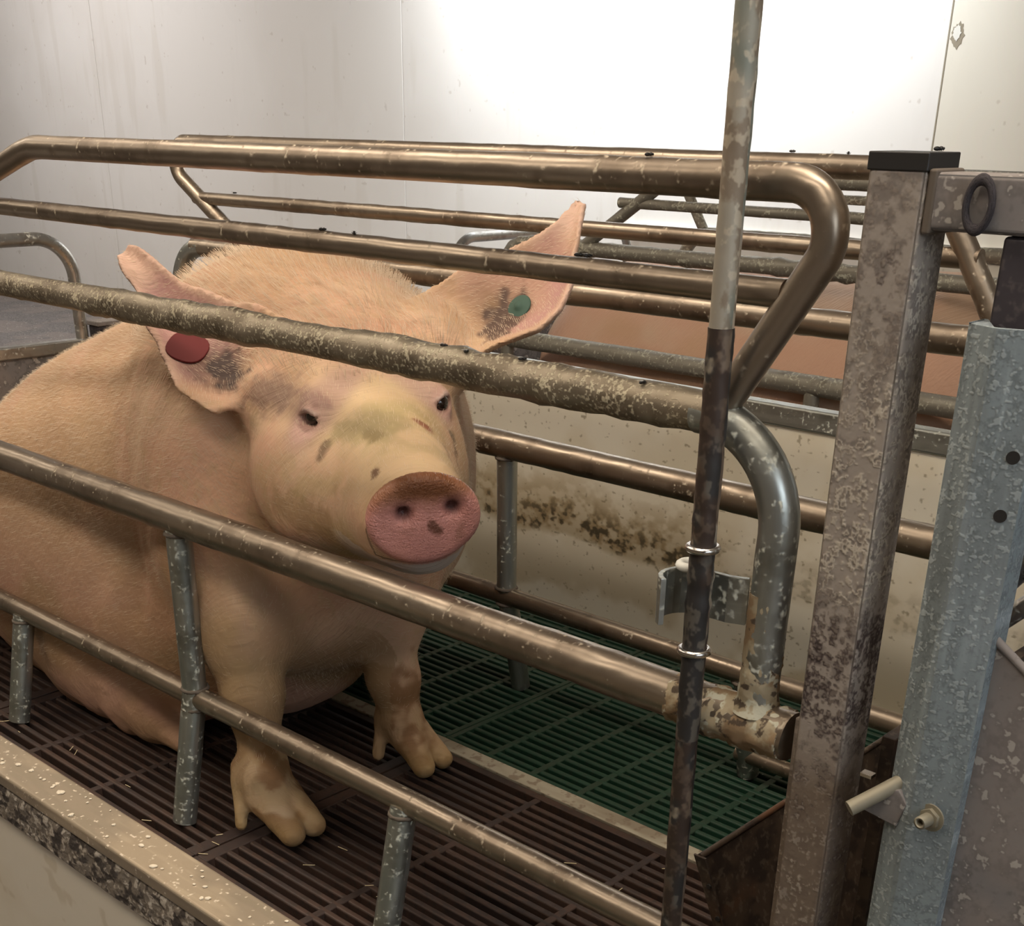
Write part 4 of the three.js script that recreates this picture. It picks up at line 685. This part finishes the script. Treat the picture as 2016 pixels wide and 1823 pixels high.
{ // bristles: thin blades combed back along the body
  const p = sowGeo.attributes.position, n = sowGeo.attributes.normal, pos = [], idx = []; let made = 0;
  for (let k = 0; k < 160000 && made < HAIRS; k++) {
    const i = Math.floor(rnd() * p.count), x = p.getX(i), y = p.getY(i), z = p.getZ(i), [s, u, f] = hl(x, y, z); const N = [n.getX(i), n.getY(i), n.getZ(i)];
    if (f > 0.22 || y < 0.10) continue; const onEar = Math.min(earL.f(x, y, z), earR.f(x, y, z)) < 0.003;
    const crest = N[1] > 0.5 && y > 0.62 && !onEar ? 1 : 0; if ((y < 0.3 && rnd() < 0.6) || (f > -0.05 && rnd() < 0.45)) continue; const L = (0.008 + 0.009 * rnd()) * (f > -0.05 ? 0.6 : 1) * (crest ? 2.2 : onEar ? 0.55 : 1);
    let d = f > -0.12 ? HF.map(c => -c) : [-0.85, -0.35, 0]; d = sub(d, N.map(c => c * dot(d, N))); const l = Math.hypot(...d) || 1; const lift = 0.3 + 0.35 * rnd() + crest * 0.9;
    d = norm(d.map((c, j) => c / l + N[j] * lift + (rnd() - 0.5) * 0.5)); const wd = norm(cross(d, N)), w = 0.00015 + crest * 0.00008, b = pos.length / 3;
    const mid = [x, y, z].map((c, j) => c + d[j] * L * 0.55), tip = [x, y, z].map((c, j) => c + d[j] * L - N[j] * L * lift * 0.35);
    pos.push(x - wd[0] * w, y - wd[1] * w, z - wd[2] * w, x + wd[0] * w, y + wd[1] * w, z + wd[2] * w, mid[0] + wd[0] * w * 0.8, mid[1] + wd[1] * w * 0.8, mid[2] + wd[2] * w * 0.8, mid[0] - wd[0] * w * 0.8, mid[1] - wd[1] * w * 0.8, mid[2] - wd[2] * w * 0.8, ...tip);
    idx.push(b, b + 1, b + 2, b, b + 2, b + 3, b + 3, b + 2, b + 4); made++;
  }
  const g = new THREE.BufferGeometry(); g.setAttribute('position', new THREE.Float32BufferAttribute(pos, 3)); g.setIndex(idx); g.computeVertexNormals();
  const m = part('bristles', g, M.bristle, sow); m.userData.kind = 'stuff';
}

// ------------------------------------------------------------------ the neighbouring sow, lying in the next crate
{
  const z = -1.885, B2 = [
    rcone([-2.06, 0.335, z], [-1.25, 0.34, z], 0.262, 0.262, 0.06), ell([-1.7, 0.27, z], [0.6, 0.25, 0.275], 0.1), ell([-2.1, 0.26, z], [0.26, 0.255, 0.27], 0.1),
    ell([-2.0, 0.14, z + 0.16], [0.24, 0.14, 0.09], 0.06), rcone([-1.95, 0.06, z + 0.20], [-1.7, 0.04, z + 0.21], 0.055, 0.03, 0.04), rcone([-1.2, 0.12, z + 0.2], [-1.0, 0.04, z + 0.2], 0.08, 0.035, 0.06), rcone([-1.2, 0.12, z - 0.2], [-1.0, 0.04, z - 0.2], 0.08, 0.035, 0.06),
    rcone([-1.25, 0.38, z], [-0.92, 0.34, z], 0.21, 0.14, 0.1), ell([-0.88, 0.35, z], [0.16, 0.12, 0.12], 0.06), rcone([-0.82, 0.31, z], [-0.62, 0.24, z], 0.085, 0.055, 0.06), rcone([-0.64, 0.235, z], [-0.60, 0.225, z], 0.06, 0.055, 0.01),
    rcone([-0.95, 0.42, z - 0.1], [-1.02, 0.56, z - 0.2], 0.05, 0.015, 0.03), rcone([-0.95, 0.42, z + 0.1], [-1.02, 0.56, z + 0.2], 0.05, 0.015, 0.03),
    rcone([-2.31, 0.4, z], [-2.36, 0.3, z + 0.03], 0.03, 0.012, 0.03),
  ];
  const g = surfaceNets(B2, [-2.5, -0.02, z - 0.36], [-0.5, 0.68, z + 0.36], 0.011, (x, y, q) => 0.012 * (fbm3(x * 7, y * 7, q * 7, 2) - 0.5) + 0.003 * (fbm3(x * 40, y * 25, q * 40, 2) - 0.5));
  const p = g.attributes.position, col = new Float32Array(p.count * 3), uv = new Float32Array(p.count * 2), c = [0, 0, 0];
  for (let i = 0; i < p.count; i++) { const x = p.getX(i), y = p.getY(i), q = p.getZ(i), a = fbm3(x * 6, y * 9, q * 6, 3); c[0] = 0.46; c[1] = 0.27; c[2] = 0.18; mix3(c, 0.46, 0.31, 0.21, sstep(0.4, 0.65, a)); mix3(c, 0.4, 0.25, 0.14, sstep(0.55, 0.7, fbm3(x * 4, y * 5 + 7, q * 4, 3)) * 0.5); col.set(c, 3 * i); uv[2 * i] = x * 0.8 + q * 0.7 + 3; uv[2 * i + 1] = y + q * 0.25; }
  g.setAttribute('color', new THREE.BufferAttribute(col, 3)); g.setAttribute('uv', new THREE.BufferAttribute(uv, 2));
  const o = new THREE.Group(); o.name = numbered('sow'); scene.add(o); tag(o, 'pinkish brown sow lying in the neighbouring crate, seen between the rails', 'pig');
  part('body', g, M.skin, o);
  for (const d of [-1, 1]) part('eye', new THREE.SphereGeometry(0.012, 16, 12), M.eye, o, [-0.78, 0.365, z + d * 0.095]);
}

// ------------------------------------------------------------------ flies on the rails
{
  const ab = new THREE.SphereGeometry(1, 12, 8).scale(0.0026, 0.0014, 0.0015).translate(-0.0016, 0.0018, 0), th = new THREE.SphereGeometry(1, 12, 8).scale(0.0016, 0.0014, 0.0014).translate(0.0014, 0.002, 0), hd = new THREE.SphereGeometry(1, 10, 8).scale(0.0009, 0.001, 0.0012).translate(0.0033, 0.0019, 0);
  const legs = []; for (const sgn of [-1, 1]) for (const x of [-0.0004, 0.0012, 0.0026]) legs.push(new THREE.CylinderGeometry(0.00014, 0.00014, 0.0028, 5).rotateX(sgn * 0.9).translate(x, 0.0011, sgn * 0.0017));
  const bodyG = mergeGeometries([ab, th, hd, ...legs]), wing = new THREE.CircleGeometry(0.0013, 10).scale(2.2, 1, 1).rotateX(-Math.PI / 2).translate(-0.0026, 0.0034, 0);
  const F = [ // x, y, z, turn, where
    [-1.074, 0.8005, 0.0, 0.5, 'left one of two on the thin second rail above the sow'], [-1.023, 0.8005, 0.002, 2.4, 'right one of two on the thin second rail above the sow'],
    [-0.735, 0.8003, 0.0, 0.8, 'on the thin second rail beside the ear tip, left of a pair'], [-0.725, 0.8003, 0.0, 0.9, 'on the thin second rail beside the ear tip, right of a pair'],
    [-0.664, 0.8785, 0.003, 1.2, 'on top of the near uppermost rail'], [-0.896, 0.7089, 0.004, 0.3, 'on the thick third rail above the right eye, leftmost'], [-0.862, 0.7079, 0.008, 1.9, 'on the thick third rail, second from the left'],
    [-0.794, 0.7088, 0.004, 1.1, 'on the thick third rail, middle of its length'], [-0.653, 0.7075, 0.009, 1.5, 'on the thick third rail close to the latch rod'],
    [-0.914, 0.8713, -0.61, 0.2, 'on the far uppermost rail, left of two'], [-0.837, 0.8713, -0.61, 2.0, 'on the far uppermost rail, right of two'], [-2.073, 0.7767, -0.61, 0.4, 'on the far thin rail at its rear end'], [-0.431, 0.8875, -0.012, 1.0, 'on the black post cap'],
  ];
  let first = null;
  F.forEach(([x, y, z, turn, where]) => {
    const o = first ? first.clone() : new THREE.Group(); o.name = numbered('fly');
    if (!first) { part('body', bodyG, M.fly, o); for (const d of [-1, 1]) { const w = part('wing', wing, M.flyWing, o); w.rotation.y = d * 0.35; w.position.z = d * 0.0006; } first = o; }
    o.position.set(x, y, z); o.rotation.set(0, turn, 0); scene.add(o); tag(o, 'small dark fly ' + where, 'fly');
  });
}
// ------------------------------------------------------------------ crumbs of feed and bits of straw
{
  const lump = [0, 1, 2].map(k => { const g = new THREE.IcosahedronGeometry(0.0022, 1); const p = g.attributes.position; for (let i = 0; i < p.count; i++) { const e = 0.6 + 0.8 * noise3(p.getX(i) * 700 + k * 9, p.getY(i) * 700, p.getZ(i) * 700); p.setXYZ(i, p.getX(i) * e * 1.3, p.getY(i) * e * 0.55, p.getZ(i) * e); } g.computeVertexNormals(); return g; });
  const list = []; for (let i = 0; i < 46; i++) { const x = -1.05 + 0.62 * rnd(), z = 0.474 + 0.026 * rnd(), sc = 0.35 + 0.9 * rnd() * rnd(); list.push(lump[i % 3].clone().scale(sc, sc, sc).rotateY(rnd() * 6).translate(x, 0.4405, z)); }
  const m = solo('feed_crumbs', mergeGeometries(list), M.crumb, 'pale crumbs of feed scattered on the divider cap in the foreground', 'crumbs'); m.userData.kind = 'stuff';
  const st = []; for (let i = 0; i < 26; i++) { const q0 = rnd() < 0.3, x = q0 ? -1.9 + 0.6 * rnd() : -1.22 + 0.54 * rnd(), z = q0 ? 0.03 + 0.06 * rnd() : -0.36 + 0.44 * rnd(), l = 0.006 + 0.016 * rnd(); st.push(new THREE.CylinderGeometry(0.0006, 0.0006, l, 5).rotateZ(Math.PI / 2).rotateY(rnd() * 6.3).translate(x, 0.0012, z)); }
  const q = solo('straw_bits', mergeGeometries(st), M.straw, 'tiny pale bits of straw lying on the brown slatted floor', 'straw'); q.userData.kind = 'stuff';
}

renderer.render(scene, camera);
